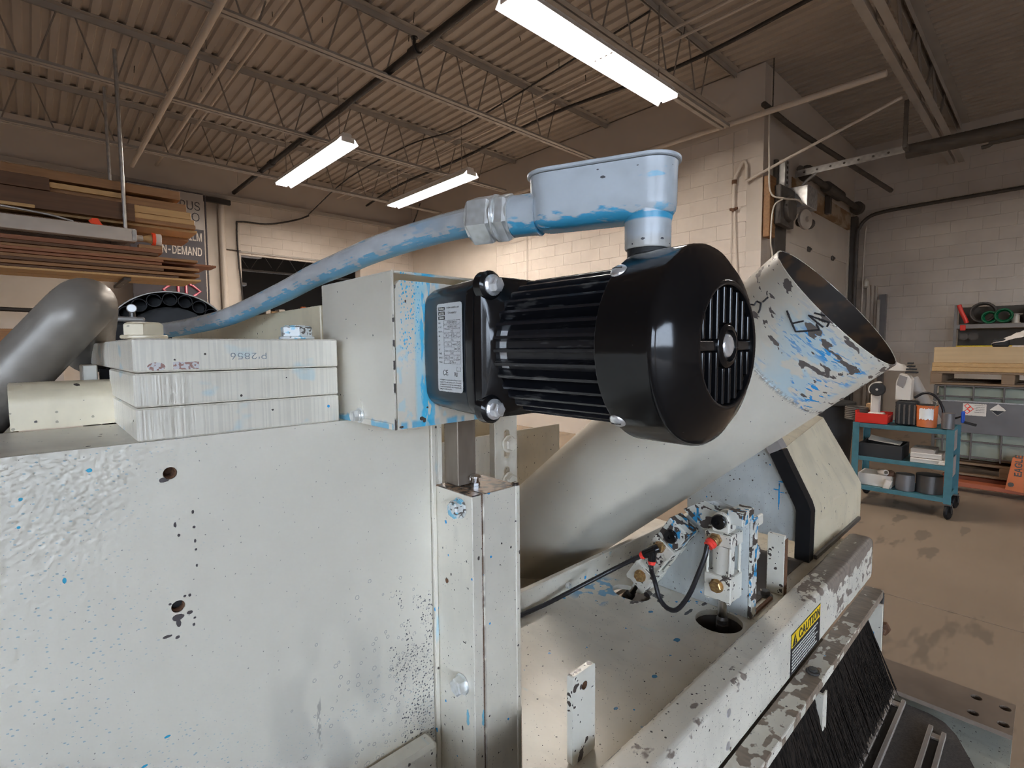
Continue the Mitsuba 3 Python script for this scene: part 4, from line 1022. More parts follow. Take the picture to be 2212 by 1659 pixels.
put('hex_base', hexb((.3400, .4200, 1.4027), (0, 0, 1), .0085, .0035, .0003), 'chrome', bp_)
put('neck', cyl((.3400, .4200, 1.406), (.3400, .4200, 1.4125), .0036, 18), 'chrome', bp_, smooth=40)
put('cap', lathe((.3400, .4200, 1.4110), (0, 0, 1), [(0, .0052), (.0004, .0062), (.0022, .0062), (.0030, .0050)], 26), 'chrome', bp_, smooth=30)
put('lever_tab', box(.3320, .3350, .4185, .4215, 1.4092, 1.4128, .0004), 'chrome', bp_)

# ---- chute tube
ct = thing('chute_tube', 'large cream sheet-metal chute tube slanting up to an open mouth smeared with blue', 'chute')
pr = [(0.0, TR), (-.70, TR)]
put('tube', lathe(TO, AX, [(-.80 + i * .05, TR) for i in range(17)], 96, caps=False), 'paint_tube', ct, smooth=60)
put('inner_wall', lathe(TO, AX, [(-.80 + i * .05, TR - .0022) for i in range(17)][::-1], 96, caps=False), 'tube_inside', ct, smooth=60)
put('rim', lathe(TO, AX, [(-.0008, TR - .0022), (.0003, TR - .0016), (.0003, TR - .0005), (-.0008, TR)], 96, caps=False), 'paint_tube', ct, smooth=40)
put('clear_sleeve_edge', lathe(TO, AX, [(-.1022, TR + .0001), (-.1018, TR + .0006), (-.1000, TR + .0006), (-.0996, TR + .0001)], 96, caps=False), 'paint_tube', ct, smooth=60)
def on_tube(s, t, lift=.0004):
    a = t / TR
    return TO - AX * s + (TR + lift) * (-math.cos(a) * AXU + math.sin(a) * AXV)
def stroke(pts, r=.0011):
    P = []
    for (s0, t0), (s1, t1) in zip(pts[:-1], pts[1:]):
        for f in np.linspace(0, 1, 5, endpoint=False): P.append(on_tube(s0 + (s1 - s0) * f, t0 + (t1 - t0) * f))
    P.append(on_tube(*pts[-1]))
    return tube(P, r, 6, smooth=False)
def pxs(l): return l
marks = [[(.0555, .0495), (.0520, .0440), (.0470, .0460)], [(.0470, .0460), (.0440, .0390), (.0490, .0330), (.0535, .0300)], [(.0620, .0385), (.0605, .0375)], [(.0415, .0385), (.0330, .0390)],
         [(.0260, .0080), (.0345, -.0180), (.0150, -.0330), (.0120, -.0250)], [(.0310, -.0080), (.0200, -.0140)], [(.0120, -.0120), (.0100, -.0330)], [(.0120, -.0120), (.0020, -.0330), (.0070, -.0350)], [(.0060, -.0140), (-.0001, -.0240)]]
put('marker_writing', cat(*[stroke(m_) for m_ in marks]), 'ink_black', ct, label='black marker scrawl')

# ---- hood at the right end of the deck
hd = thing('end_hood', 'beige sheet-metal end hood with a sloping top and black rubber edge seal', 'hood')
H0 = [(1.04, .2915, 1.150), (1.0445, .2915, 1.2461)]
def quad(a, b, c, d): return TM([a, b, c, d], [(0, 1, 2), (0, 2, 3)])
prof_h = [(.2915, 1.1505), (.2915, 1.240), (.2925, 1.247), (.2955, 1.254)]
def hood_pt(x):
    f = (x - 1.044) / .335
    top = (.346 + .028 * f, 1.3535 + .0225 * f)
    bz = -.016 * f
    return [(x, .2915, 1.1505), (x, .2915, 1.240 + bz), (x, .2925, 1.2475 + bz), (x, .2955, 1.2545 + bz), (x, top[0], top[1])]
A_, B_ = hood_pt(1.044), hood_pt(1.379)
V = A_ + B_; n_ = len(A_)
put('shell', TM(V, sum([[(i, n_ + i, n_ + i + 1), (i, n_ + i + 1, i + 1)] for i in range(n_ - 1)], [])), 'paint_hood', hd, smooth=50)
put('top_flap', quad((1.044, .347, 1.3530), (1.379, .375, 1.3755), (1.379, .520, 1.420), (1.030, .520, 1.400)), 'paint_hood', hd)
put('end_face', TM([(1.3785, .2915, 1.15), (1.3785, .520, 1.15), (1.3785, .520, 1.420), (1.3785, .374, 1.376), (1.3785, .2955, 1.238)], [(0, 1, 2), (0, 2, 3), (0, 3, 4)]), 'paint_hood', hd)
put('divider_plate', prism(Polygon([(.312, 1.179), (.539, 1.179), (.539, 1.40), (.520, 1.398), (.356, 1.350), (.312, 1.255)]), 'x', 1.034, 1.038), 'paint_inner', hd, label='bluish inner divider plate')
put('foot_strip', box(1.046, 1.36, .286, .2914, 1.1503, 1.158), 'steel_dark', hd)
put('dark_recess', box(1.30, 1.305, .42, .538, 1.151, 1.30), 'black_matte', hd)
sl = []
path = [(.3040, 1.1505), (.3035, 1.2440), (.3075, 1.2560), (.3540, 1.3480)]
def seal_poly(p, w):
    from shapely.geometry import LineString
    return LineString(p).buffer(w, cap_style=2, join_style=1)
put('rubber_seal', prism(seal_poly(path, .0125), 'x', 1.020, 1.0445), 'rubber', hd, smooth=40, label='thick black rubber edge seal')
put('seal_cap', prism(seal_poly([(.3540, 1.3490), (.372, 1.3800)], .0130), 'x', 1.018, 1.046), 'grey_plastic', hd, smooth=40)

# ---- pneumatic cylinders on their bracket
br = thing('cylinder_bracket', 'pale stained gusset bracket that holds both small air cylinders', 'bracket')
gus = Polygon([(.446, 1.1505), (.2915, 1.1505), (.2915, 1.305), (.345, 1.315), (.372, 1.305), (.405, 1.255), (.446, 1.185)])
put('gusset_plate', prism(gus, 'x', .745, .751), 'paint_inner', br)
put('end_flange', box(.745, .7625, .2860, .2915, 1.1505, 1.300, .0008), 'paint_worn', br)
put('flange_lug', box(.7625, .7825, .2862, .2915, 1.284, 1.300, .0015), 'paint_cyl', br)
put('flange_boss', cyl((.765, .2862, 1.2450), (.765, .2915, 1.2450), .011, 20, .001), 'paint_worn', br)
put('upper_plate', box(.712, .752, .2880, .3100, 1.296, 1.316, .001), 'paint_worn', br)
put('foot', box(.7515, .83, .2860, .2915, 1.1505, 1.1545, .0006), 'rust', br)
put('foot_bolt', cat(cyl((.835, .300, 1.1502), (.835, .300, 1.1525), .011, 20), hexb((.835, .300, 1.1525), (0, 0, 1), .013, .007, .0006)), 'steel_dark', br)

def air_cylinder(label, o, ez, key='air_cylinder', fit=True, pivot_mat='paint_cyl'):
    """o: centre of the rod gland on the axis (local z = 0 at the low end of the lower block), ez: axis direction in the y-z plane"""
    k = thing(key, label, 'pneumatic cylinder')
    ez = np.asarray(ez, float) / np.linalg.norm(ez); ex = np.array((1.0, 0, 0)); ey = np.cross(ez, ex)
    W = lambda m: place(m, o, ex, ey, ez)
    h = .0196
    put('lower_block', W(box(-h, h, -h, h, 0, .037, .0012)), 'paint_cyl', k)
    put('upper_block', W(box(-h, h, -h, h, .0800, .0985, .0012)), 'paint_cyl', k)
    put('barrel', W(cyl((0, 0, .0365), (0, 0, .0805), .0150, 36)), 'paint_cyl', k, smooth=50)
    for sx in (-1, 1):
        for sy in (-1, 1):
            put('tie_rod', W(cyl((sx * .0163, sy * .0163, .0365), (sx * .0163, sy * .0163, .0805), .0024, 12)), 'paint_cyl', k, smooth=50)
            put('tie_nut', W(hexb((sx * .0150, sy * .0150, 0), (0, 0, -1), .0060, .0028, .0003)), 'paint_cyl', k)
    put('clevis', W(cat(box(-.0130, .0130, -.0125, .0125, .0984, .112, .0015), cyl((-.0130, 0, .1150), (-.0060, 0, .1150), .0125, 26, .001), cyl((.0060, 0, .1150), (.0130, 0, .1150), .0125, 26, .001), box(-.013, -.006, -.0124, .0124, .105, .116, .001), box(.006, .013, -.0124, .0124, .105, .116, .001))), pivot_mat, k, smooth=35)
    put('pivot_pin', W(cat(lathe((-.0130, 0, .1150), (-1, 0, 0), [(0, .0062), (.0022, .0062), (.0024, .0104), (.0080, .0104), (.0092, .0092), (.0094, .0030), (.0075, .0022)], 30), cyl((-.01, 0, .115), (.04, 0, .115), .005, 16))), 'black_cast', k, smooth=40, label='round black pivot pin head')
    put('port_plug', W(cat(lathe((-h, 0, .0215), (-1, 0, 0), [(0, .0098), (.0016, .0098), (.0018, .0080)], 28), lathe((-h - .0016, 0, .0215), (-1, 0, 0), [(0, .0088), (.0046, .0088), (.0058, .0076)], 6, ref=(0, .4, 1)), cyl((-h - .006, 0, .0215), (-h - .0078, 0, .0215), .0062, 20))), 'brass', k, label='brass port plug')
    put('rod', W(cyl((0, 0, -.050), (0, 0, 0), .0062, 22)), 'chrome', k, smooth=50)
    put('rod_nut', W(cat(lathe((0, 0, -.040), (0, 0, 1), [(0, .0085), (.005, .0085), (.009, .0066)], 24), hexb((0, 0, -.057), (0, 0, 1), .0165, .0160, .001))), 'steel_dark', k)
    put('rod_eye', W(cat(box(-.012, .012, -.008, .008, -.080, -.057, .003),)), 'steel_dark', k)
    return k, W
c1, W1 = air_cylinder('upright cream air cylinder standing over the round hole in the deck', (.7200, .3176, 1.1840), (0, 0, 1))
e2 = np.array((0, -.550, .835)); e2 /= np.linalg.norm(e2)
o2 = np.array((.7150, .4510, 1.1660)) - e2 * .003
c2, W2 = air_cylinder('tilted chipped air cylinder left of the upright one', o2, e2, pivot_mat='paint_worn')
put('pivot_block', W2(box(-.016, .020, -.0186, .0186, .0990, .137, .0015)), 'paint_worn', c2, label='chipped pivot block with blue stains')
put('link_plate', prism(Polygon([(.385, 1.297), (.360, 1.312), (.312, 1.300), (.318, 1.278), (.345, 1.268)]), 'x', .726, .7445), 'paint_worn', c2)

# ---- air hoses with red-collared fittings
def collar(p, d, r=.0062, L=.006): return lathe(p, d, [(0, r * .8), (.0006, r), (L * .5, r), (L * .6, r * .85), (L, r * .85)], 20)
p1 = np.array((.6995, .3199, 1.2738))
f1 = thing('push_fitting', 'brass push fitting with red collar on the upright cylinder', 'fitting')
put('body', cat(lathe(p1, (-1, 0, 0), [(0, .0092), (.004, .0092), (.0042, .0075)], 6), cyl(p1 + (-.004, 0, 0), p1 + (-.012, .0004, -.001), .0070, 20, .0005)), 'brass', f1)
put('release_collar', collar(p1 + (-.0115, 0, -.001), (-.8, .25, -.5), .0082, .009), 'red_plastic', f1, smooth=40)
pT = np.array((.6950, .4056, 1.2397))
f2 = thing('tee_fitting', 'black tee fitting with two red collars on the tilted cylinder', 'fitting')
put('brass_base', cat(lathe(pT + (.000, 0, 0), (-1, 0, 0), [(0, .0092), (.005, .0092), (.0053, .0075)], 6), cyl(pT + (-.005, 0, 0), pT + (-.010, 0, 0), .0075, 20)), 'brass', f2)
dA = np.array((-.25, .78, -.55)); dA /= np.linalg.norm(dA)
dB = np.array((-.05, .02, -1.0)); dB /= np.linalg.norm(dB)
pc = pT + (-.016, .004, -.003)
put('tee_body', cat(cyl(pT + (-.009, 0, 0), pc, .0066, 18), cyl(pc - dA * .006, pc + dA * .016, .0064, 18, .0006), cyl(pc, pc + dB * .016, .0064, 18, .0006)), 'black_cast', f2, smooth=40)
put('release_collar', collar(pc + dA * .0155, dA), 'red_plastic', f2, smooth=40)
put('release_collar', collar(pc + dB * .0155, dB), 'red_plastic', f2, smooth=40)
ha = pc + dA * .018; hb = pc + dB * .018
run('air_hose', [ha, ha + dA * .02, (.655, .470, 1.1930), (.615, .500, 1.1700), (.560, .516, 1.1575), (.490, .524, 1.1545), (.40, .522, 1.1545)], .0034, 'hose_black', 'long black air hose lying on the deck from the tee fitting to the post', 'hose', n=14, per=8)
run('air_hose', [hb, hb + dB * .012, (.667, .398, 1.196), (.662, .386, 1.1745), (.661, .372, 1.1655), (.661, .357, 1.170), (.665, .342, 1.195), (.670, .331, 1.228), (.676, .3240, 1.255), p1 + (-.018, .004, -.006), p1 + (-.012, 0, -.001)], .0034, 'hose_black', 'short black air hose looping between the two air cylinders', 'hose', n=14, per=8)

# ---- upright straps on the deck edge
for x0, x1, y0, y1, zt, lab in ((.3535, .3885, .2965, .3030, 1.2395, 'flat cream upright strap with a rusty hole in front of the deck'), (.8530, .8600, .2790, .3050, 1.2480, 'short rusty-faced upright strap between the cylinders and the rubber seal')):
    k = thing('upright_strap', lab, 'strap')
    if x0 < .5:
        pl = sbox(x0, 1.1505, x1, zt).buffer(-.003).buffer(.003, 4).difference(Point(.372, 1.2236).buffer(.0042, 16))
        put('strap', prism(pl, 'y', y0, y1), 'paint_cyl', k)
        put('hole_rust', lathe((.372, y0 + .0002, 1.2236), (0, 1, 0), [(0, .0042), (.005, .0040), (.0052, .0003)], 18, caps=False), 'rust', k)
    else:
        put('strap', box(x0, x1, y0, y1, 1.1505, zt, .0008), 'paint_cyl', k)
        put('rusty_face', box(x0 + .0008, x1 + .006, y0 - .0008, y0, 1.1510, zt - .006), 'rust', k)

# ---- guard beam along the front of the deck
gb = thing('guard_beam', 'worn cream guard beam with a yellow and black caution sticker running off to the lower right', 'beam')
def rrect(y0, y1, z0, z1, r, n=6):
    return sbox(y0 + r, z0 + r, y1 - r, z1 - r).buffer(r, n)
put('tube', prism(rrect(.228, .2685, 1.0895, 1.1700, .008), 'x', -.3, 1.165), 'paint_beam', gb, smooth=40)
put('end_block', (loft_x([(1.02, .0002), (1.03, .0016), (1.178, .0016), (1.186, .0006), (1.190, -.004)], rrect(.228, .2685, 1.0895, 1.1700, .009))), 'paint_beam', gb, smooth=40)
for zc in (1.1458, 1.1072):
    put('screw', lathe((.5385, .2282, zc), (0, -1, 0), [(0, .0050), (.0008, .0048), (.0016, .0030), (.0017, .0005)], 18), 'bright_bolt', gb, smooth=40)
st = put('sticker', box(.7325, .8585, .2275, .2281, 1.0970, 1.1560), 'ink_black', gb, label='yellow and black caution sticker')
put('yellow_band', box(.7335, .8575, .2271, .2276, 1.1360, 1.1552), 'yellow', st)
put('caution_text', text('CAUTION', .0125, (.7610, .2271, 1.1395), FX, FY, FZ, .0003, True, width=.092), 'ink_black', st)
put('warning_triangle', place(trimesh.creation.extrude_polygon(Polygon([(0, 0), (.0185, 0), (.00925, .016)]), .0003, engine='earcut'), (.7365, .2271, 1.1375), FX, FY, FZ), 'ink_black', st)
put('warning_mark', text('!', .0085, (.7445, .2268, 1.1395), FX, FY, FZ, .0002, True), 'yellow', st)
fine_print = []
for i in range(7):
    z = 1.1285 - i * .0046
    x = .7375
    while x < .845 - .006 * (i % 3):
        w = rnd.uniform(.003, .010)
        fine_print.append(box(x, x + w, .2271, .2276, z, z + .0022)); x += w + .0018
put('fine_print', cat(*fine_print), 'ink_white', st, label='worn illegible rows of small print')

# ---- brush rail with hanging bristles
bs = thing('brush_strip', 'dark bristle brush hanging from a chipped cream rail below the guard beam', 'brush')
put('rail', cat(box(-.3, 1.134, .1975, .2265, 1.0880, 1.0925, .0008), box(-.3, 1.134, .1975, .2005, 1.0790, 1.0880, .0006)), 'paint_rail', bs)
put('brush_back', box(-.3, 1.045, .203, .214, 1.0760, 1.0880, .001), 'black_matte', bs)
for xa, xb, zb in ((.752, .768, 1.026), (1.098, 1.104, .990)):
    put('hanger_bracket', prism(Polygon([(.1935, 1.079), (.2145, 1.079), (.2145, zb + .02), (.205, zb), (.1935, zb)]), 'x', xa, xa + .004), 'paint_frame', bs)
    put('hanger_flange', box(xa, xb, .1915, .1940, zb, 1.079, .0006), 'paint_frame', bs)
put('end_plate', box(1.128, 1.134, .196, .224, .992, 1.088, .001), 'steel_dark', bs)
put('clamp_knob', cat(cyl((1.134, .2, 1.012), (1.160, .2, 1.012), .007, 14, .001), hexb((1.145, .2, 1.012), (1, 0, 0), .022, .012, .001)), 'rust', bs)
put('rail_stud', cat(cyl((.772, .211, 1.0924), (.772, .211, 1.096), .009, 16, .001), hexb((.772, .211, 1.0955), (0, 0, 1), .010, .004, .0005)), 'steel_dark', bs)
rb = np.random.default_rng(3)
N = 7000
x0 = rb.uniform(.25, 1.042, N); y0 = rb.uniform(.2045, .2125, N)
tip = rb.uniform(.925, .948, N) - 0.0
x1 = x0 + .055 * (x0 - .2) + rb.normal(0, .0030, N); y1 = y0 - .032 + rb.normal(0, .0045, N)
p0 = np.c_[x0, y0, np.full(N, 1.078)]; p1_ = np.c_[x1, y1, tip]
w = .00085
offs = np.array([(-w, 0, 0), (w * .5, w * .87, 0), (w * .5, -w * .87, 0)])
V = np.concatenate([p0[:, None] + offs, p1_[:, None] + offs * .8], 1).reshape(-1, 3)
base = np.arange(N)[:, None] * 6
F = np.concatenate([base + np.array(f) for f in ((0, 1, 4), (0, 4, 3), (1, 2, 5), (1, 5, 4), (2, 0, 3), (2, 3, 5))], 0)
kb = put('bristles', TM(V, F), 'bristle', bs); labels[kb] = {'kind': 'stuff', 'label': 'dense dark brown bristles'}

# ---- infeed table below the brush
it = thing('infeed_table', 'dark felt-topped infeed table with two pairs of bright rails and a drilled tan plate', 'table')
dp = sbox(1.1510, .0180, 1.2575, .228)
for hx, hy in ((1.2326, .0691), (1.2315, .0307), (1.1758, .0690), (1.1759, .0305)): dp = dp.difference(Point(hx, hy).buffer(.0082, 24))
put('drilled_plate', prism(dp, 'z', .892, .900), 'plate_tan', it)
for hx, hy in ((1.2326, .0691), (1.2315, .0307), (1.1758, .0690), (1.1759, .0305)): put('bolt_hole', cyl((hx, hy, .8905), (hx, hy, .8925), .0086, 20), 'black_matte', it)
put('pale_base', prism(Polygon([(.80, .017), (1.196, .019), (1.197, .225), (.80, .225)]), 'z', .850, .868), 'base_pale', it)
fe = Polygon([(.75, .225), (.75, .02), (1.00, .030), (1.040, .054), (1.075, .068), (1.113, .084), (1.138, .103), (1.146, .125), (1.148, .225)]).buffer(-.012).buffer(.012, 6)
put('felt_top', prism(fe, 'z', .869, .884), 'felt_grey', it)
put('felt_edge', prism(fe.buffer(.004, 6), 'z', .868, .8765), 'black_matte', it)
for yc, xe in ((.1705, 1.150), (.1075, 1.100)):
    for s in (-1, 1):
        put('guide_rail', box(.80, xe - (0 if s > 0 else .006), yc + s * .0090 - .0032, yc + s * .0090 + .0032, .8842, .8920, .0006), 'aluminium', it)
    put('rail_slot', box(.80, xe - .03, yc - .0058, yc + .0058, .8842, .8862), 'black_matte', it)
    put('rail_end_clip', box(xe - .030, xe - .016, yc - .0056, yc + .0056, .8842, .8900, .001), 'aluminium', it)
put('table_leg', box(.98, 1.04, .12, .18, 0, .85, .003), 'steel_dark', it)
put('machine_skirt', box(-.9, 1.0, .235, .30, 0, 1.03, .004), 'paint_inner', mc, label='lower skirt of the cabinet')
put('side_skirt', box(-.9, .30, .46, 1.25, 0, 1.40, .004), 'black_matte', mc)
put('deck_support', box(.33, 1.38, .32, .54, 0, .70, .004), 'paint_inner', mc)

# ---- behind the plates: grey pipe, toggle clamp and tube bundle
gp = thing('grey_handle_pipe', 'thick dull grey bent pipe rising at the left behind the plate stack', 'pipe')
pp = [(-.10, .720, 1.425), (-.0625, .697, 1.465), (-.0235, .664, 1.5135), (-.0030, .655, 1.5395), (.0180, .647, 1.567), (.0325, .643, 1.586), (.0405, .655, 1.5955), (.0450, .685, 1.5975), (.0490, .73, 1.590), (.0520, .79, 1.572), (.055, .85, 1.545)]
put('bent_pipe', tube(pp, .0252, 28, 8), 'grey_pipe', gp, smooth=70)
dk = thing('duct_mouth', 'round black duct mouth with a scalloped ring of small tubes inside', 'duct')
dc = np.array((.2230, 1.3066, 1.5517)); dd = np.array((-.168, -.985, 0.0)); dd /= np.linalg.norm(dd)
_, du, dv = frame(dd)
put('shell', lathe(dc, -dd, [(0, .1255), (-.002, .1245), (-.002, .1225), (.16, .1225)], 64, caps=False), 'grey_pipe', dk, smooth=50)
put('outer_shell', lathe(dc, -dd, [(0, .1256), (.16, .1256)], 64, caps=False), 'grey_pipe', dk, smooth=50)
put('core', cyl(dc - dd * .03, dc - dd * .05, .093, 40), 'black_matte', dk)
for i in range(24):
    a = 2 * math.pi * i / 24
    c_ = dc + (math.cos(a) * du + math.sin(a) * dv) * .1075
    put('finger_tube', lathe(c_, -dd, [(0, .0138), (0, .0124), (.10, .0124)], 16, caps=False), 'rubber', dk, smooth=50)
    put('finger_bore', cyl(c_ - dd * .05, c_ - dd * .06, .012, 10), 'black_matte', dk)
put('back_disc', cyl(dc - dd * .15, dc - dd * .155, .122, 40), 'black_matte', dk)
put('stand', box(.16, .29, 1.36, 1.44, 0, 1.44, .004), 'black_matte', dk)
tc = thing('toggle_clamp', 'small grey toggle clamp lever beside the duct mouth', 'clamp')
put('lever', rbox(.070, .126, .925, .945, 1.5920, 1.5995, .003, 1), 'galv', tc, smooth=40)
put('screw_head', cyl((.112, .94, 1.612), (.111, .93, 1.612), .0065, 14, .001), 'galv', tc, smooth=40)
put('screw_post', cyl((.112, .935, 1.598), (.112, .935, 1.612), .004, 10), 'steel_dark', tc)
put('dark_block', box(.055, .105, .93, 1.0, 1.5600, 1.5915, .004), 'black_matte', tc)
put('rusty_base', box(.052, .115, .905, .93, 1.5590, 1.5650, .001), 'rust', tc)
solo('beige_housing', box(-.16, -.02, .98, 1.06, 1.40, 1.5360, .004), 'paint_hood', 'beige housing edge at far left behind the grey pipe', 'housing')
# ================================================================== THE BACKGROUND
# ---- teal cart and what lies on it
k = thing('utility_cart', 'teal steel three-shelf utility cart on casters beyond the machine', 'cart')
CX0, CX1, CY0, CY1 = 5.80, 6.25, .585, 1.315
for z, nm in ((.790, 'top_shelf'), (.470, 'middle_shelf'), (.185, 'bottom_shelf')):
    put(nm, cat(box(CX0, CX1, CY0, CY1, z - .004, z, .001), box(CX0, CX0 + .006, CY0, CY1, z - .035, z + .006, .002), box(CX1 - .006, CX1, CY0, CY1, z - .035, z + .006, .002), box(CX0, CX1, CY0, CY0 + .006, z - .035, z + .006, .002), box(CX0, CX1, CY1 - .006, CY1, z - .035, z + .006, .002)), 'teal', k)
for x in (CX0 + .0, CX1 - .0):
    for y in (CY0 + .03, CY1 - .0):
        put('leg', cat(box(x - .004, x + .0, y - .055, y - .0, .14, .80, .001), box(x - .004, x + .035 if x < 6 else x - .035, y - .006, y, .14, .80, .001)), 'teal', k)
        c = put('caster', cat(box(x + .0, x + .05, y - .06, y - .01, .125, .145, .003), bar((x + .025, y - .055, .13), (x + .03, y - .05, .06), .004, .03), bar((x + .025, y - .015, .13), (x + .03, y - .018, .06), .004, .03)), 'dark_iron', k)
        put('wheel', lathe((x + .03, y - .050, .064), (.25, 1, 0), [(0, .040), (.002, .058), (.010, .064), (.022, .064), (.030, .058), (.032, .040)], 26), 'rubber', c, smooth=40)
for z in (.34, .58): put('end_plate', box(CX0 + .02, CX1 - .02, CY0 - .003, CY0, z, z + .18, .001), 'grey_plastic', k)
def cw(zx, zy): return 1.3136 - (zx - 130) * .001136, .7979 - (zy - 940) * .00149 + (zx - 130) * .000126
z0 = .7965
k = thing('parts_tray', 'red plastic parts tray on the left end of the teal cart', 'tray')
put('tray', cat(prism(Polygon([(1.060, z0), (1.285, z0), (1.310, z0 + .115), (1.296, z0 + .115), (1.275, z0 + .012), (1.070, z0 + .012), (1.052, z0 + .080), (1.040, z0 + .080)]), 'x', 5.83, 6.05), box(5.822, 5.832, 1.045, 1.305, z0 + .002, z0 + .095, .002), box(6.045, 6.055, 1.045, 1.305, z0 + .002, z0 + .10, .002)), 'red_tray', k)
k = thing('tape_dispenser', 'pale upright dispenser with a black wheel standing in the red tray', 'dispenser')
put('mast', cat(box(5.90, 5.97, 1.13, 1.20, z0 + .013, z0 + .28, .008), box(5.89, 5.98, 1.09, 1.22, z0 + .013, z0 + .10, .01)), 'white_plastic', k)
put('wheel', cyl((5.86, 1.145, z0 + .325), (5.92, 1.145, z0 + .325), .062, 28, .006), 'black_matte', k, smooth=40)
put('wheel_hub', cyl((5.852, 1.145, z0 + .325), (5.86, 1.145, z0 + .325), .010, 12), 'white_plastic', k)
put('wheel_guard', prism(Polygon([(1.145 + .072 * math.cos(t), z0 + .325 + .072 * math.sin(t)) for t in np.linspace(-.6, 1.9, 14)] + [(1.145 + .063 * math.cos(t), z0 + .325 + .063 * math.sin(t)) for t in np.linspace(1.9, -.6, 14)]), 'x', 5.87, 5.95), 'white_plastic', k, smooth=40)
k = thing('label_head', 'pale angular machine head on a black upright stand on the cart', 'machine')
put('head', hull([(x, y, z) for x in (5.92, 6.05) for y, z in ((.898, 1.03), (1.012, 1.03), (1.010, 1.20), (.985, 1.275), (.915, 1.255), (.893, 1.22))]), 'white_plastic', k)
put('grey_panel', hull([(5.915, y, z) for y, z in ((.925, 1.245), (.985, 1.265), (1.005, 1.17), (.955, 1.14))] + [(5.919, y, z) for y, z in ((.925, 1.245), (.985, 1.265), (1.005, 1.17), (.955, 1.14))]), 'grey_plastic', k)
put('stand', box(5.90, 6.06, .845, 1.005, z0, 1.02, .012), 'black_matte', k)
put('stand_fin', cat(*[box(5.89, 5.902, .85 + i * .038, .865 + i * .038, z0 + .01, .99, .002) for i in range(4)]), 'dark_iron', k)
put('top_knobs', cat(*[box(5.95, 6.02, .86 + i * .012, .95 - i * .004, 1.280 + i * .028, 1.296 + i * .028, .003) for i in range(4)]), 'black_matte', k)
put('feed_arm', hull([(x, y, z) for x in (6.0, 6.03) for y, z in ((1.12, 1.415), (.92, 1.335), (.95, 1.30), (1.10, 1.30))]), 'white_plastic', k)
k = thing('bucket', 'orange bucket with a torn label on the teal cart', 'bucket')
put('pail', lathe((5.93, .772, z0), (0, 0, 1), [(0, .072), (.004, .074), (.186, .080), (.190, .083), (.196, .083), (.197, .078), (.190, .076)], 32), 'orange_paint', k, smooth=40)
put('torn_label', TM(*(lambda n: (np.array([(5.93 + .0795 * math.cos(t), .772 + .0795 * math.sin(t), z0 + z + (.018 * ((i * 7) % 5) / 5 if z > .12 or z < .08 else 0)) for i, t in enumerate(np.linspace(2.5, 3.9, n)) for z in (.065, .165)]), [(2 * i, 2 * i + 2, 2 * i + 3) for i in range(n - 1)] + [(2 * i, 2 * i + 3, 2 * i + 1) for i in range(n - 1)]))(12)), 'ink_white', k)
put('lid', cyl((5.93, .772, z0 + .196), (5.93, .772, z0 + .203), .074, 28, .003), 'black_matte', k)
put('bail', tube([(5.87, .715, z0 + .18), (5.86, .70, z0 + .23), (5.90, .745, z0 + .25)], .003, 6), 'galv', k)
k = thing('steel_can', 'dull grey can at the right end of the teal cart', 'can')
put('can', lathe((5.90, .620, z0), (0, 0, 1), [(0, .046), (.002, .048), (.004, .046), (.135, .046), (.137, .048), (.140, .048), (.141, .042)], 26), 'tote_plate', k, smooth=40)
k = thing('spray_trigger', 'blue trigger handle with a dark stem beyond the right end of the cart', 'tool')
put('grip', box(6.0, 6.05, .520, .545, .845, .95, .008), 'blue_plastic', k)
put('stem', bar((6.02, .535, .855), (6.0, .440, .835), .02), 'black_matte', k)
put('hook', bar((6.02, .545, .90), (6.1, .62, .86), .012), 'black_matte', k)
k = thing('cardboard_tube', 'pale cardboard tube leaning behind the bucket on the cart', 'tube')
put('tube_wall', lathe((6.14, .73, z0), (-.0, .17, .36), [(0, .056), (.47, .056), (.471, .050), (.30, .050)], 26, caps=False), 'tube_grey', k, smooth=50)
run('cart_hose', [(6.0, .88, 1.05), (6.0, .80, 1.10), (5.98, .72, 1.07), (5.96, .67, .98), (5.95, .655, .90)], .011, 'hose_black', 'black hose arching over the orange bucket', 'hose')
k = thing('cable_coil', 'dark coil of cable heaped at the far left of the cart', 'cable coil')
put('coil', cat(*[tube([(6.02 + .10 * math.cos(t), 1.34 + .09 * math.sin(t), z0 + .015 + .018 * i) for t in np.linspace(0, 6.28, 14)], .010, 6, smooth=False) for i in range(7)]), 'dark_iron', k, smooth=50)
solo('cardboard_box', box(6.06, 6.14, 1.20, 1.27, z0, z0 + .165, .003), 'cardboard', 'small brown cardboard box behind the red tray', 'box')
z1 = .4705
k = thing('storage_crate', 'black crate holding papers on the middle shelf of the cart', 'crate')
put('crate', cat(box(5.84, 6.2, .93, 1.27, z1, z1 + .01), box(5.84, 5.85, .93, 1.27, z1, z1 + .13, .002), box(6.19, 6.2, .93, 1.27, z1, z1 + .13, .002), box(5.84, 6.2, .93, .94, z1, z1 + .13, .002), box(5.84, 6.2, 1.26, 1.27, z1, z1 + .13, .002)), 'black_matte', k)
solo('paper_sheet', hull([(x, y, z) for x, y, z in ((5.87, 1.20, z1 + .16), (5.99, 1.20, z1 + .19), (5.87, .95, z1 + .135), (5.99, .95, z1 + .15))] + [(x, y, z + .004) for x, y, z in ((5.87, 1.20, z1 + .16), (5.99, 1.20, z1 + .19), (5.87, .95, z1 + .135), (5.99, .95, z1 + .15))]), 'white_plastic', 'white papers lying slanted over the black crate', 'papers')
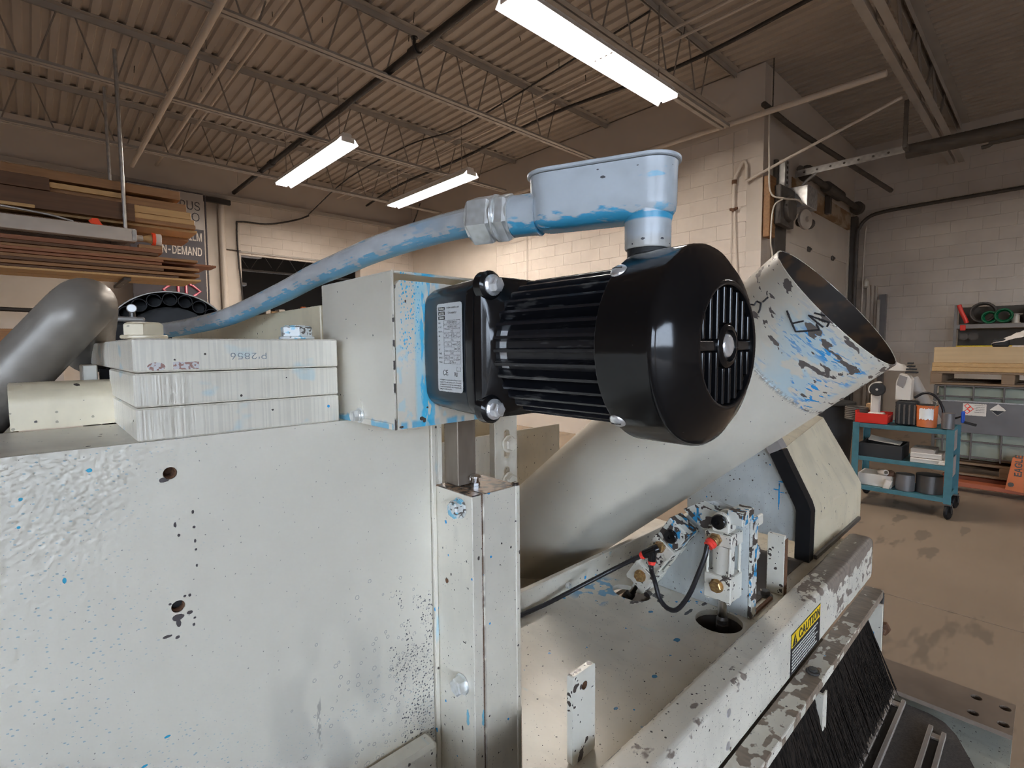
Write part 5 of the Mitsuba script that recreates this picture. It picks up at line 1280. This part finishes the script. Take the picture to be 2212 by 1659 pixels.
for i, (w, zz, m) in enumerate(((.25, 0, 'white_plastic'), (.235, .050, 'white_plastic'), (.20, .092, 'tube_grey'))):
    solo('parts_case', cat(box(5.83, 6.08, .86 - w + .015 * i, .865, z1 + zz, z1 + zz + .046 - .01 * (i == 2), .004), box(5.824, 5.834, .86 - w + .015 * i + .01, .855, z1 + zz + .034, z1 + zz + .040)), m, ('white flat case at the bottom of the pile on the middle shelf', 'white flat case in the middle of the pile on the middle shelf', 'grey flat case on top of the pile on the middle shelf')[i], 'case', 'flat cases on the middle shelf')
k = thing('clip_handle', 'white plastic clip sticking out of the flat cases', 'clip')
put('clip', cat(box(5.80, 5.83, .575, .66, z1 + .01, z1 + .035, .004), lathe((5.815, .585, z1 + .022), (1, 0, 0), [(0, .020), (.012, .020), (.012, .009), (0, .009), (0, .020)], 18, caps=False)), 'white_plastic', k)
z2 = .1855
k = thing('pipe_offcut', 'short white pipe piece lying on the bottom shelf', 'pipe')
put('pipe_wall', lathe((5.90, 1.10, z2 + .142), (-.55, -.5, .1), [(0, .026), (.09, .026), (.0905, .018), (0, .018)], 20), 'white_plastic', k, smooth=40)
solo('white_board', box(5.86, 6.1, 1.00, 1.27, z2, z2 + .115, .004), 'white_plastic', 'flat white board on the bottom shelf under the short pipe', 'board')
solo('wood_block', hull([(x, y, z) for x, y, z in ((5.815, 1.06, .19), (5.815, 1.01, .19), (5.815, .99, .26), (5.815, 1.04, .27), (5.85, 1.06, .19), (5.85, 1.01, .19), (5.85, .99, .26), (5.85, 1.04, .27))]), 'white_plastic', 'pale block leaning over the edge of the bottom shelf', 'block')
k = thing('cloth_rag', 'crumpled rusty brown rag on the bottom shelf', 'rag')
put('rag', trimesh.creation.icosphere(2, .045).apply_scale((1, .8, .8)).apply_translation((5.92, 1.02, .315)), 'rust', k, smooth=True)
solo('metal_can', lathe((5.91, .905, z2), (0, 0, 1), [(0, .070), (.003, .073), (.15, .073), (.153, .070), (.155, .060)], 26), 'tote_plate', 'dull metal can on the bottom shelf beside the dark drum', 'can', smooth=40)
solo('dark_drum', lathe((5.96, .735, z2), (0, 0, 1), [(0, .098), (.003, .10), (.165, .10), (.168, .097), (.170, .08)], 30), 'steel_dark', 'wide dark drum at the right of the bottom shelf', 'drum', smooth=40)

# ---- bulk tote on a pallet
k = thing('bulk_tote', 'large pale green caged bulk tote with a grey label plate', 'tote')
TX0, TX1, TY0, TY1 = 7.30, 8.30, -.31, .885
put('bottle', rbox(TX0 + .02, TX1 - .02, TY0 + .02, TY1 - .02, .30, 1.09, .03, 1), 'tote_plastic', k, smooth=30)
for z in (.335, .50, .70, .98, 1.095):
    put('cage_bar', cat(box(TX0 - .012, TX0 + .006, TY0, TY1, z - .009, z + .009, .003), box(TX0, TX1, TY1 - .006, TY1 + .012, z - .009, z + .009, .003)), 'cage_steel', k)
for i in range(6):
    y = TY1 - .08 - i * .235
    put('cage_upright', box(TX0 - .016, TX0 - .002, y - .008, y + .008, .30, 1.10, .003), 'cage_steel', k)
for i in range(4):
    x = TX0 + .12 + i * .25
    put('cage_upright', box(x - .008, x + .008, TY1 + .002, TY1 + .016, .30, 1.10, .003), 'cage_steel', k)
put('corner_post', box(TX0 - .016, TX0 + .012, TY1 - .012, TY1 + .016, .30, 1.10, .003), 'cage_steel', k)
lp = put('label_plate', box(TX0 - .024, TX0 - .018, TY0 + .05, TY1 - .03, .595, .93, .002), 'tote_plate', k)
put('plate_edge', box(TX0 - .027, TX0 - .018, TY0 + .05, TY1 - .03, .925, .938, .001), 'galv', lp)
hs = put('hazard_label', box(TX0 - .0255, TX0 - .024, .462, .648, .785, .912), 'white_plastic', lp, label='white hazard label with red diamonds')
def diamond(y, z, r, m, dx=.0, w=.006):
    o = Polygon([(y - r, z), (y, z - r), (y + r, z), (y, z + r)])
    return prism(o.difference(o.buffer(-w)) if w else o, 'x', TX0 - .0265 - dx, TX0 - .0257 - dx)
put('red_diamond', cat(diamond(.613, .884, .028, None), diamond(.586, .855, .028, None), diamond(.613, .826, .028, None)), 'red_plastic', lp)
put('label_print', cat(*[box(TX0 - .0264, TX0 - .0256, .475, .555 - .01 * (i % 2), .893 - i * .018, .898 - i * .018) for i in range(5)]), 'grey_plastic', lp)
put('class_label', diamond(.375, .860, .062, None, 0, 0), 'white_plastic', lp, label='black and white diamond label')
put('class_black', prism(Polygon([(.375 - .052, .853), (.375 + .052, .853), (.375, .802)]), 'x', TX0 - .0275, TX0 - .0266), 'ink_black', lp)
def pallet(x0, x1, y0, y1, z, lab, h=.14, m='pallet_wood'):
    k = thing('pallet', lab, 'pallet')
    n = 6
    for i in range(n):
        x = x0 + (x1 - x0 - .10) * i / (n - 1)
        put('top_board', box(x, x + .10, y0, y1, z + h - .022, z + h, .003), m, k)
    for y in (y0, (y0 + y1) / 2 - .05, y1 - .10):
        put('stringer', box(x0, x1, y, y + .10, z + .020, z + h - .022, .004), m, k)
    for x in (x0, (x0 + x1) / 2 - .05, x1 - .10):
        put('bottom_board', box(x, x + .10, y0, y1, z, z + .020, .003), m, k)
    return k
pallet(TX0 - .01, TX1, TY0, TY1, .13, 'dark pallet under the bulk tote, resting on the orange pallet jack')
pallet(TX0 - .02, TX1, TY0 + .0, TY1 + .05, 1.105, 'worn wooden pallet lying on top of the bulk tote', .145)
k = thing('plywood_crate', 'long low plywood crate on the pallet above the bulk tote', 'crate')
put('side_board', box(TX0 - .01, TX0 + .01, TY0, TY1 + .03, 1.345, 1.515, .003), 'crate_wood', k)
put('side_board', box(TX1 - .03, TX1 - .01, TY0, TY1 + .03, 1.345, 1.515, .003), 'crate_wood', k)
put('end_board', box(TX0 + .01, TX1 - .03, TY1 + .012, TY1 + .03, 1.345, 1.50, .003), 'wood_mid', k)
put('top_board', box(TX0 + .01, TX1 - .03, TY0, TY1 + .012, 1.495, 1.510, .002), 'crate_wood', k)
put('base_board', box(TX0 - .02, TX1 - .01, TY0, TY1 + .04, 1.300, 1.344, .003), 'wood_light', k)
put('base_board', box(TX0 - .02, TX1 - .01, TY0, TY1 + .04, 1.2515, 1.299, .003), 'wood_light', k)
# cloth, box and black bag on the crate
rc = np.random.default_rng(5)
gx, gy = np.meshgrid(np.linspace(7.32, 7.8, 26), np.linspace(-.2, .46, 34), indexing='ij')
hgt = .02 + .17 * np.clip((.46 - gy) / .30, 0, 1) ** .8 * np.clip((gx - 7.30) / .06, 0, 1) ** .5 + .035 * (meshkit.fbm(np.stack([gx * 14, gy * 14, gx * 0], -1), 3) - .5)
Vc = np.stack([gx, gy, 1.516 + np.maximum(hgt, .008)], -1).reshape(-1, 3)
Fq = [(i * 34 + j, (i + 1) * 34 + j, (i + 1) * 34 + j + 1, i * 34 + j + 1) for i in range(25) for j in range(33)]
Fc = np.array([[q[0], q[1], q[2]] for q in Fq] + [[q[0], q[2], q[3]] for q in Fq])
solo('cloth_sheet', cat(TM(Vc, Fc), box(7.36, 7.7, -.18, .30, 1.5105, 1.53)), 'cloth_white', 'crumpled white cloth sheet heaped on the plywood crate', 'cloth', smooth=60)
solo('cardboard_carton', box(7.31, 7.36, .02, .21, 1.512, 1.605, .004), 'cardboard', 'brown cardboard flap in front of the white cloth on the crate', 'box')
solo('black_bag', rbox(7.33, 7.42, .32, .455, 1.5115, 1.60, .025, 1), 'black_matte', 'small black bag left of the white cloth on the crate', 'bag', smooth=40)
# orange pallet jack
k = thing('pallet_jack', 'faded orange pallet jack with its forks under the tote', 'pallet jack')
for y0, x0 in ((.0, 0), (0, .32)):
    put('fork', box(7.02 + x0 * 1.1, 7.17 + x0 * 1.1, -.2, .80, .055, .105, .006), 'orange_rust', k)
put('frame_plate', hull([(x, y, z) for x in (6.99, 7.03) for y, z in ((.275, .10), (-.15, .06), (-.15, .42), (.20, .44), (.235, .42))]), 'orange_paint', k)
put('frame_box', box(7.03, 7.45, -.18, .22, .06, .40, .01), 'orange_paint', k)
put('pivot_hole', cyl((6.985, .235, .155), (6.995, .235, .155), .022, 16), 'dark_iron', k)
put('maker_lettering', place(meshkit.text_mesh('EAGLE', .05, .001, True), (6.988, .165, .24), (0, 0, 1), (0, 1, 0), (-1, 0, 0)), 'steel_dark', k, label='faded dark lettering')
put('steer_wheel', cyl((7.3, -.15, .08), (7.3, -.05, .08), .078, 22, .01), 'rubber', k, smooth=40)
put('load_roller', cyl((7.05, .68, .042), (7.13, .68, .042), .04, 18, .004), 'rubber', k, smooth=40)

# ---- shelf, spools and trims on the right wall
k = thing('wall_shelf', 'grey wall shelf with a yellow lower board on the right wall', 'shelf')
put('shelf_board', box(10.90, XB - .001, -.60, 1.14, 1.79, 1.86, .004), 'grey_plastic', k)
put('lower_shelf', box(10.95, XB - .001, -.60, 1.12, 1.49, 1.52, .003), 'yellow', k)
put('front_post', box(10.90, 10.93, 1.10, 1.14, 1.50, 2.17, .003), 'grey_plastic', k)
put('back_board', box(XB - .02, XB - .002, -.60, 1.12, 1.52, 2.15, .002), 'wall_dark', k)
for yy in (1.02, .90):
    solo('wire_spool', lathe((10.98, yy, 1.665), (1, 0, 0), [(0, .062), (.006, .062), (.0061, .035), (.06, .035), (.0601, .062), (.066, .062)], 22), 'dark_iron', ('left' if yy > 1 else 'right') + ' one of two small dark spools under the wall shelf', 'spool', 'small spools under the shelf', smooth=30)
def coil(name, c, R, r, turns, m, lab, ax=(1, 0, 0), cat_='coil'):
    d, u, v = frame(ax); ms = []
    for i in range(turns):
        o = np.asarray(c) + d * (i - turns / 2) * r * 1.7
        ms.append(tube([o + (R - .006 * (i % 3)) * (math.cos(t) * u + math.sin(t) * v) for t in np.linspace(0, 6.283, 26)], r, 6, smooth=False))
    return solo(name, cat(*ms), m, lab, cat_, smooth=50)
coil('hose_coil', (11.05, .80, 2.04), .15, .016, 7, 'dark_iron', 'large dark coil of hose standing on the wall shelf')
coil('cord_coil', (10.96, .72, 1.96), .085, .014, 6, 'green_cord', 'dark green coil leaning in the middle of the shelf')
coil('cord_coil', (10.95, .56, 1.98), .095, .015, 7, 'green_cord', 'bright green coil right of the hose coil on the shelf')
solo('red_tool', tube([(10.90, 1.085, 2.17), (10.885, 1.05, 2.06), (10.88, 1.00, 1.94), (10.885, .98, 1.88)], .030, 10), 'red_plastic', 'red tool handle hanging at the left end of the wall shelf', 'tool', smooth=50)
solo('red_tag', box(10.885, 10.897, .99, 1.06, 1.76, 1.85, .006), 'red_plastic', 'red tag on the front edge of the wall shelf', 'tag')
solo('white_spool', lathe((11.0, .43, 1.862), (0, 0, 1), [(0, .06), (.01, .06), (.011, .045), (.12, .045), (.121, .06), (.13, .06), (.131, .08), (.14, .08)], 22), 'white_plastic', 'white spool at the right of the green coils on the shelf', 'spool', smooth=30)
solo('black_case', box(10.95, 11.3, -.5, .34, 1.862, 2.12, .02), 'black_matte', 'black case at the right end of the wall shelf', 'case')
k = thing('door_trim', 'pale double trim strips standing against the right wall by the corner', 'trim')
for y0, y1, z in ((2.375, 2.43, 2.64), (2.315, 2.355, 2.63), (2.265, 2.295, 2.62)):
    put('trim_strip', box(XB - .035, XB - .001, y0, y1, 0, z, .004), 'pipe_white', k)
solo('wall_lamp', lathe((XB - .07, 2.44, 2.60), (0, 0, 1), [(0, .03), (.02, .05), (.10, .05), (.13, .03), (.16, .012)], 18), 'white_plastic', 'small white fitting on the right wall above the trim strips', 'fitting', smooth=40)
k = thing('steel_channel', 'grey steel channel leaning upright against the right wall', 'channel')
put('channel', box(XB - .10, XB - .005, 2.115, 2.22, 0, 2.45, .003), 'tote_plate', k)
put('side_flange', box(XB - .14, XB - .10, 2.20, 2.24, 0, 2.36, .002), 'tube_grey', k)
solo('waste_bin', lathe((6.5, 1.75, 0), (0, 0, 1), [(0, .22), (.02, .24), (.88, .28), (.90, .30), (.92, .29)], 30), 'black_matte', 'black bin left of the teal cart', 'bin', smooth=40)

# ---- lumber rack at the left
LY = 6.5
k = thing('lumber_rack', 'lumber rack of hanging rods and pale beams at the far left', 'rack')
put('hanging_rod', cyl((.757, LY - .06, 2.755), (.757, LY - .06, 4.49), .018, 10), 'galv', k, smooth=50)
put('hanging_rod', cyl((-1.6, LY - .06, 2.70), (-1.6, LY - .06, 4.49), .018, 10), 'galv', k, smooth=50)
put('front_beam', box(-2.6, .835, LY - .12, LY + .0, 2.640, 2.765, .004), 'beam_white', k)
put('back_beam', box(-2.6, .835, LY + .78, LY + .90, 2.640, 2.765, .004), 'beam_white', k)
put('beam_end', box(.80, .840, LY - .125, LY - .115, 2.65, 2.755, .003), 'galv', k)
for x in (-1.6, .757):
    put('cross_arm', box(x - .04, x + .04, LY, LY + .9, 2.68, 2.765, .004), 'beam_white', k)
    put('lower_arm', box(x - .03, x + .03, LY, LY + .9, 2.262, 2.295, .003), 'dark_iron', k)
    put('lower_rod', cyl((x, LY + .92, 2.262), (x, LY + .92, 4.49), .016, 8), 'galv', k)
    put('lower_rod', cyl((x, LY + .40, 2.262), (x, LY + .40, 2.69), .014, 8), 'galv', k)
gr = 'boards on the upper tier of the lumber rack'
# upper tier: sheets and planks seen from below, (x end, y front, y back, z low, z high, material, label)
up = [(.86, LY + .02, LY + .80, 2.768, 2.800, 'wood_dark', 'dark wide sheet lying lowest on the upper tier of the rack'),
      (1.41, LY + .06, LY + .42, 2.836, 2.862, 'wood_light', 'light plank with the farthest end, lowest light one of the upper tier'),
      (1.40, LY + .44, LY + .80, 2.803, 2.862, 'wood_mid', 'brown plank beside the lowest light plank of the upper tier'),
      (1.385, LY + .0, LY + .30, 2.864, 2.907, 'wood_mid', 'thick brown plank with a visible sawn end on the upper tier'),
      (1.375, LY + .0, LY + .30, 2.908, 2.960, 'wood_light', 'light plank directly above the thick brown plank'),
      (1.345, LY + .0, LY + .30, 2.963, 3.035, 'wood_light', 'broad pale plank near the top of the upper tier'),
      (.845, LY - .04, LY - .003, 2.860, 3.030, 'wood_dark', 'dark red-brown board in front of the light planks'),
      (.21, LY - .05, LY - .003, 3.034, 3.150, 'wood_dark', 'dark short board at the upper left of the rack'),
      (1.31, LY + .02, LY + .35, 3.038, 3.120, 'wood_mid', 'brown plank above the broad pale plank'),
      (.78, LY - .012, LY + .018, 3.075, 3.125, 'wood_light', 'narrow light strip between the dark boards at the top left'),
      (1.255, LY + .0, LY + .55, 3.153, 3.240, 'wood_mid', 'long brown plank on the very top of the rack'),
      (.10, LY - .06, LY - .045, 2.855, 2.885, 'wood_light', 'thin light batten at the left edge of the upper tier')]
for x1, y0, y1, za, zb, m, lab in up:
    solo('lumber_board', box(-2.5 + rnd.uniform(0, .2), x1, y0, y1, za, zb, .002), m, lab, 'board', gr)
gr2 = 'boards on the lower tier of the lumber rack'
lo = [(1.06, 2.560, 2.600, .0, 'wood_red'), (1.02, 2.528, 2.556, -.01, 'wood_dark'), (1.38, 2.500, 2.525, .01, 'wood_mid'), (1.06, 2.470, 2.497, -.02, 'wood_red'), (1.58, 2.478, 2.500, .10, 'wood_red'),
      (1.05, 2.440, 2.467, .0, 'wood_red'), (1.39, 2.408, 2.437, .01, 'wood_mid'), (1.06, 2.378, 2.405, -.02, 'wood_dark'), (1.39, 2.345, 2.375, .0, 'wood_mid'), (1.20, 2.318, 2.342, .02, 'wood_dark'), (1.40, 2.296, 2.316, .0, 'wood_light')]
names = ['topmost red-brown', 'second dark', 'third brown', 'fourth red-brown', 'slim red-brown farthest-reaching', 'fifth red-brown', 'sixth brown', 'seventh dark', 'eighth brown', 'ninth dark', 'lowest light']
for (x1, za, zb, dy, m), nm in zip(lo, names):
    y0 = LY - .05 + dy
    for j, (ya, yb) in enumerate(((y0, y0 + .28), (y0 + .30, y0 + .60))):
        solo('lumber_plank', box(-2.4 + rnd.uniform(0, .3), x1 - .05 * j, ya, yb, za, zb, .002), m, f'{nm} plank of the lower tier, {"front" if j == 0 else "rear"} row', 'plank', gr2)
k = thing('caulk_tube', 'pale tube with an orange-red band lying across the ends of the lower planks', 'tube')
put('barrel', cyl((.842, LY - .03, 2.695), (.90, LY - .03, 2.697), .030, 16, .003), 'tube_grey', k, smooth=40)
put('cone', cyl((.90, LY - .03, 2.697), (.975, LY - .03, 2.70), .020, 14, 0, .050), 'wood_light', k, smooth=40)
put('red_band', cyl((.975, LY - .03, 2.70), (1.005, LY - .03, 2.70), .066, 16, .003), 'red_tape', k, smooth=40)
put('pale_end', cyl((1.005, LY - .03, 2.70), (1.055, LY - .03, 2.70), .062, 16, .003), 'cloth_white', k, smooth=40)
put('rest_block', box(.86, 1.06, LY - .05, LY + .05, 2.6005, 2.634), 'wood_mid', k)
solo('orange_flag', hull([(.49, LY - .08, 2.775), (.58, LY - .08, 2.770), (.50, LY - .07, 2.83), (.545, LY - .07, 2.835), (.47, LY - .07, 2.80), (.56, LY - .03, 2.78)]), 'red_tape', 'bright orange-red cap lying on the pale beam of the rack', 'cap')
run('metal_strip', [(-2.4, LY - .1, 2.86), (-.6, LY - .1, 2.85), (.1, LY - .1, 2.815), (.36, LY - .1, 2.772)], .010, 'galv', 'bent silvery strip lying on the pale beam at the left', 'strip')

# ---- banner, bar and pipe by the back wall
k = thing('hanging_banner', 'dark hanging banner with large pale lettering and pink neon arrows, partly behind the lumber', 'banner')
BY = 10.60
put('grey_head', box(1.30, 2.400, BY, BY + .012, 3.70, 4.32), 'banner_grey', k)
put('dark_body', box(1.30, 2.385, BY - .001, BY + .011, 1.30, 3.70), 'banner_dark', k)
put('top_batten', box(1.30, 2.40, BY, YC - .001, 4.321, 4.345, .002), 'banner_dark', k)
put('pole', cyl((2.41, BY + .006, 1.3), (2.43, BY + .006, 4.33), .014, 8), 'banner_dark', k)
put('head_text', cat(text('PUS', .150, (2.02, BY - .001, 4.03), FX, FY, FZ, .001, width=.31), text('O', .145, (2.195, BY - .001, 3.84), FX, FY, FZ, .001, width=.12)), 'banner_dark', k, label='dark letters on the grey banner head')
put('bold_text', cat(text('RETCH FILM', .140, (1.69, BY - .002, 3.495), FX, FY, FZ, .001, True, width=.65), text('N-DEMAND', .140, (1.73, BY - .002, 3.235), FX, FY, FZ, .001, True, width=.60)), 'cloth_white', k, label='large pale bold letters')
arr, arp = [], []
def neon(pts, r, lst, dy): lst.append(tube([(x, BY - .015 - dy, z) for x, z in pts], r, 8, smooth=False))
for s, xm in ((-1, 1.94), (1, 2.06)):
    loop = [(xm, 2.80), (xm, 2.60), (xm + s * .055, 2.60), (xm + s * .055, 2.60)]
    neon([(xm, 2.88), (xm, 2.50), (xm + s * .10, 2.50), (xm + s * .22, 2.60), (xm + s * .10, 2.70), (xm + s * .07, 2.70), (xm + s * .07, 2.88)][:], .020, arr, 0)
    neon([(xm, 2.88), (xm, 2.50), (xm + s * .10, 2.50), (xm + s * .22, 2.60), (xm + s * .10, 2.70), (xm + s * .07, 2.70), (xm + s * .07, 2.88)][:], .009, arp, .016)
put('neon_arrow', cat(*arr), 'neon_pink', k); put('neon_core', cat(*arp), 'neon_pale', k)
solo('pipe_guard', cat(box(2.07, 2.90, 10.78, 10.84, 4.27, 4.36, .006), box(2.07, 2.90, 10.84, 10.90, 4.30, 4.36, .006)), 'pipe_black', 'short dark horizontal bar above the banner', 'bar')
# next bay seen through the opening
for i, (y, z) in enumerate(((12.6, 3.7), (13.9, 3.5))):
    k = thing('bay_joist', ('nearer' if i == 0 else 'farther') + ' pale joist in the next bay seen through the dark opening', 'roof joist')
    put('bottom_chord', box(2.2, XA - .05, y - .04, y + .04, z, z + .05, .004), 'joist_paint', k)
    pts = []
    x = 2.3
    while x < 6.2: pts += [(x, y, z + .03), (x + .3, y, z + .5)]; x += .6
    put('web_rod', tube(pts, .012, 6, smooth=False), 'joist_paint', k)
for i, (y, z, c_) in enumerate(((12.4, 3.60, 'first'), (13.6, 3.10, 'second'))):
    solo('bay_lamp', box(3.2, 3.9, y - .1, y + .1, z, z + .07, .006), 'reflector', f'{c_} unlit light fixture in the next bay', 'light fixture')
k = thing('bay_rack', 'orange and cream pallet rack in the next bay beyond the opening', 'rack')
for x in (3.9, 4.7): put('upright', box(x, x + .10, 12.2, 12.3, 0, 2.55, .004), 'orange_paint' if x > 4 else 'white_plastic', k)
put('rack_beam', box(3.0, 5.4, 12.18, 12.22, 2.05, 2.20, .004), 'orange_paint', k)
put('rack_beam', box(3.0, 5.4, 12.18, 12.22, 1.25, 1.40, .004), 'orange_paint', k)
for i in range(5):
    solo('bay_carton', box(4.05 + i * .17, 4.18 + i * .17, 12.3, 12.6, 2.205, 2.42 + .05 * (i % 2), .003), ('cardboard', 'white_plastic', 'orange_rust')[i % 3], 'small carton on the rack beam in the next bay, number %s from the left' % ('one', 'two', 'three', 'four', 'five')[i], 'carton', 'cartons in the next bay')
run('wall_conduit', [(-2.0, 9.9, 2.18), (.3, 9.9, 2.12)], .03, 'cable_black', 'dark sagging line behind the grey pipe at far left', 'cable')
solo('back_shelf', cat(box(-2.5, .32, 9.6, 10.2, 1.60, 1.66, .004), box(-2.5, .32, 9.6, 9.66, 1.0, 1.60)), 'beam_white', 'pale counter by the back wall at far left', 'counter')
solo('back_timber', box(-1.6, .35, 9.7, 9.9, 1.665, 1.86, .006), 'wood_mid', 'brown timber on the pale counter at far left', 'timber')
